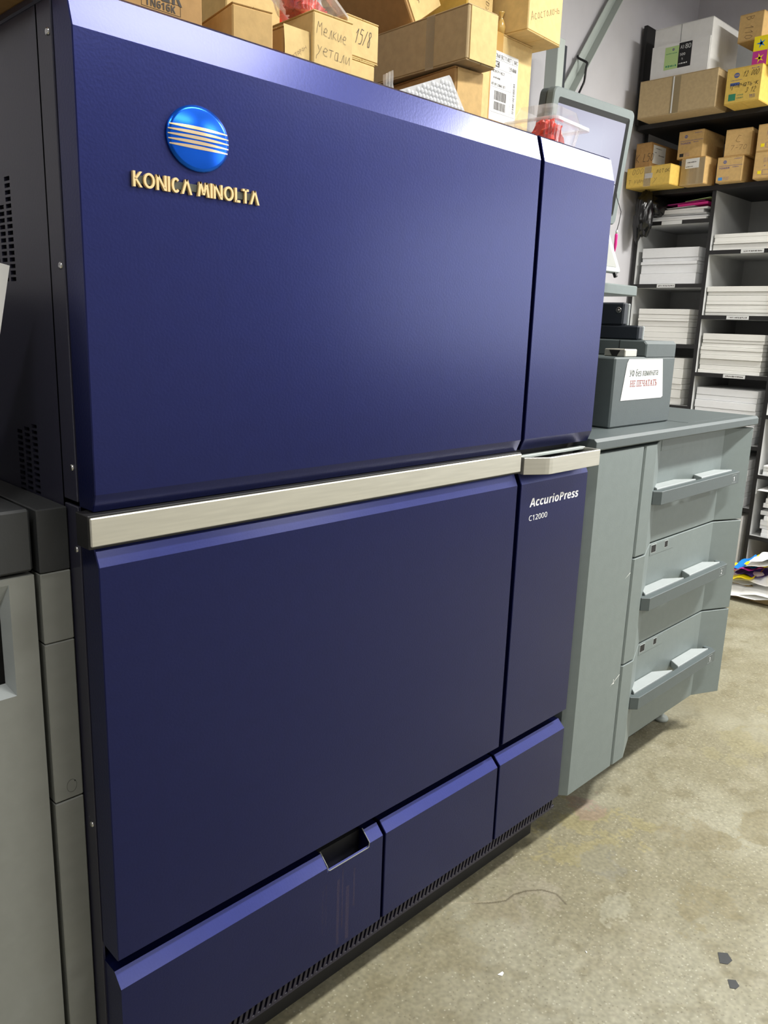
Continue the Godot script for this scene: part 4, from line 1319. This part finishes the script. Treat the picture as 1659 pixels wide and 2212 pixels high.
	patch(c, "white_label", FR, .02, .025, .14, .112, M.label, .0006)
	fine_print(c, FR.translated(Vector3(0, 0, .0006)), .07, .098, .06, .004, M.ink)
	fine_print(c, FR.translated(Vector3(0, 0, .0006)), .1, .068, .05, .006, M.ink)
	fine_print(c, FR.translated(Vector3(0, 0, .0006)), .045, .078, .02, .004, M.ink)
	c = carton("carton", "heavily taped tan carton with a white label under the toner", Vector3(3.62, 1.9785, -.956), .126, .126, .11, -5.2, M.kraft)
	L = FL(.126)
	for q in [[.0, .125], [.03, .05], [.085, .1]]: patch(c, "tape", L, q[0], .0, q[1], .12 - q[0] * .1, M.clear_tape, .0005 + q[0] * .003)
	patch(c, "white_label", L, .022, .076, .094, .121, M.label, .0014)
	fine_print(c, L.translated_local(Vector3(0, 0, .0014)), .055, .104, .046, .006, M.ink)
	fine_print(c, L.translated_local(Vector3(0, 0, .0014)), .044, .084, .036, .005, M.ink)
	toner("printed toner carton with a black mark, standing on the taped carton", Vector3(3.64, 2.1055, -.988), .128, .13, .22, -2.7, M.black)
	toner("printed toner carton with a cyan mark, on the toner shelf", Vector3(3.65, 1.9785, -.785), .114, .122, .3, 1.5, mat(rgb(70, 140, 210), .6))
	c = carton("carton", "tan carton marked C in pencil, standing on the cyan toner", Vector3(3.66, 2.0935, -.762), .121, .122, .28, 3.2, M.kraft)
	L = FL(.122)
	pen(c, "handwriting", "С", Transform3D(L.basis, L * Vector3(.05, .062, 0)), .03, M.pencil, .0014, .1)
	pen(c, "handwriting", "7-70", Transform3D(L.basis, L * Vector3(.028, .028, 0)), .02, M.pencil, .0014, .1, 1.1)
	for k in 2:
		c = carton("carton", ["lower", "upper"][k] + " of two cartons with handling symbols at the toner shelf end", Vector3(3.64, 1.9785 + k * .1185, -.528), .118, .2, .3, 0, M.kraft, "cartons with handling symbols")
		L = FL(.2)
		patch(c, "yellow_mark", L, .02, .02, .036, .034, M.yellow, .0004)
		var fr := begin()
		for q in [[.042, .016, .08, .017], [.042, .037, .08, .038], [.042, .016, .043, .038], [.079, .016, .08, .038], [.044, .07, .045, .09], [.05, .07, .051, .09], [.058, .07, .059, .09], [.064, .07, .065, .09], [.046, .055, .056, .056], [.05, .05, .051, .06]]: cbox(fr, Vector3(q[0], q[1], 0), Vector3(q[2], q[3], .0004), 0, L)
		put(fr, "symbols", M.print_violet, c)

# ---------------------------------------------------------------- along the back wall
func make_back_things():
	var p := thing("metal_post", "pale green-grey metal post with a black edge standing at the back wall", "post", Vector3(2.64, 0, -1.185))
	box("post", Vector3(0, 0, -.06), Vector3(.05, 2.43, 0), .002, M.galvanised, p)
	box("black_edge", Vector3(.0502, .3, -.06), Vector3(.095, 2.42, -.02), 0, M.navy_black, p)
	box("foot_plate", Vector3(-.03, 0, -.08), Vector3(.12, .01, .03), 0, M.galvanised, p)
	var d := thing("diagonal_strut", "slanted grey angle-iron strut leaning along the back wall", "strut", Vector3(1.75, .0, -1.338))
	var dir := Vector3(.326 + .0, .441, 0).normalized()
	var s := begin()
	var a := Vector3(2.985, 2.34, -1.338) - d.position
	var e := a + dir * .98
	var b := a - dir * (a.y / dir.y)
	var n := Vector3(-dir.y, dir.x, 0)
	for q in [[Vector3(0, 0, 0), n * .045, Vector3(0, 0, .004)], [Vector3(0, 0, 0), n * .004, Vector3(0, 0, .045)]]:
		var pts := []
		for w in [b, e]:
			pts.append([w + q[0], w + q[0] + q[1], w + q[0] + q[1] + q[2], w + q[0] + q[2]])
		for k in 4:
			var l := (k + 1) % 4
			var ctr: Vector3 = (pts[0][0] + pts[0][2]) / 2
			face(s, [pts[0][k], pts[0][l], pts[1][l], pts[1][k]], (pts[0][k] + pts[0][l]) / 2 - ctr)
		face(s, pts[0], -dir)
		face(s, pts[1], dir)
	put(s, "angle_bar", M.galvanised, d)
	var t := begin(true)
	var cv := Curve3D.new()
	cv.bake_interval = .01
	for q in [[.05, .13, .0], [.02, .1, .05], [-.02, .03, .045], [-.06, -.05, .01], [-.03, -.09, .02], [-.045, -.03, .03]]: cv.add_point(a + n * q[0] + dir * q[1] + Vector3(0, 0, q[2]), -dir * -.02, -dir * .02)
	tube(t, Array(cv.get_baked_points()), .005, 8)
	put(t, "cable_tie", M.black, d)

func make_scraps():
	var spots := [[.718, .147, .014], [.9, .24, .006], [1.5, .5, .006], [.86, .46, .007], [1.22, .18, .005], [1.9, .25, .006], [.62, .38, .006], [2.2, .35, .005]]
	for i in spots.size():
		var q: Array = spots[i]
		var o := thing("paper_scrap", "tiny white paper scrap lying on the concrete floor" if i else "largest white paper scrap lying on the concrete floor", "scrap", Vector3(q[0], .0004, q[1]), i * 1.3, "paper scraps on the floor")
		var s := begin()
		prism(s, "y", poly2([0, 0, q[2], .002, q[2] * .9, q[2] * .45, q[2] * .3, q[2] * .6]), 0, .0008)
		put(s, "scrap", M.sheet, o)
	var dk := [[1.08, .444, .03], [1.03, .485, .022]]
	for q in dk:
		var o := thing("tape_scrap", "dark grey scrap stuck to the concrete floor", "scrap", Vector3(q[0], .0004, q[1]), .4, "dark scraps on the floor")
		var s := begin()
		prism(s, "y", poly2([0, 0, q[2], -.004, q[2] * 1.2, q[2] * .5, q[2] * .6, q[2] * .8, q[2] * .1, q[2] * .5]), 0, .0005)
		put(s, "scrap", M.charcoal, o)

# ---------------------------------------------------------------- everything
func _ready():
	rng.seed = 7
	var cam := Camera3D.new()
	cam.name = "Camera"
	var yaw := deg_to_rad(45.57791)
	var pit := deg_to_rad(13.16826)
	var rol := deg_to_rad(1.93092)
	var f := Vector3(sin(yaw) * cos(pit), -sin(pit), -cos(yaw) * cos(pit))
	var r := f.cross(Vector3.UP).normalized()
	var u := r.cross(f)
	var r2 := r * cos(rol) + u * sin(rol)
	var u2 := u * cos(rol) - r * sin(rol)
	cam.transform = Transform3D(Basis(r2, u2, -f), Vector3(-.43333, 1.26088, .91411))
	cam.fov = 64.9062
	cam.near = .02
	cam.keep_aspect = Camera3D.KEEP_HEIGHT
	add_child(cam)
	var we := WorldEnvironment.new()
	we.name = "Environment"
	var env := Environment.new()
	env.background_mode = Environment.BG_COLOR
	env.background_color = Color.BLACK
	env.tonemap_mode = Environment.TONE_MAPPER_LINEAR
	env.tonemap_exposure = 1.0
	env.sdfgi_enabled = true
	env.ssao_enabled = true
	env.ssil_enabled = true
	we.environment = env
	add_child(we)
	make_materials()
	make_lamp(Vector3(1.1, 3.0, 1.08), "pendant strip lamp over the aisle beside the press", 5.0)
	make_lamp(Vector3(3.3, 3.0, 1.08), "pendant strip lamp over the aisle beside the shelves", 16.0)
	make_lamp(Vector3(-1.1, 3.0, 1.08), "pendant strip lamp over the aisle beside the finisher", 2.4)
	make_lamp(Vector3(1.3, 3.0, 3.1), "pendant strip lamp in the far row opposite the press", 3.0)
	make_lamp(Vector3(3.2, 3.0, 3.1), "pendant strip lamp in the far row opposite the feeder", 3.6)
	make_window()
	make_room()
	make_press()
	make_feeder()
	make_finisher()
	make_shelves()
	make_bypass()
	make_screen()
	make_press_boxes()
	make_back_things()
	make_scraps()
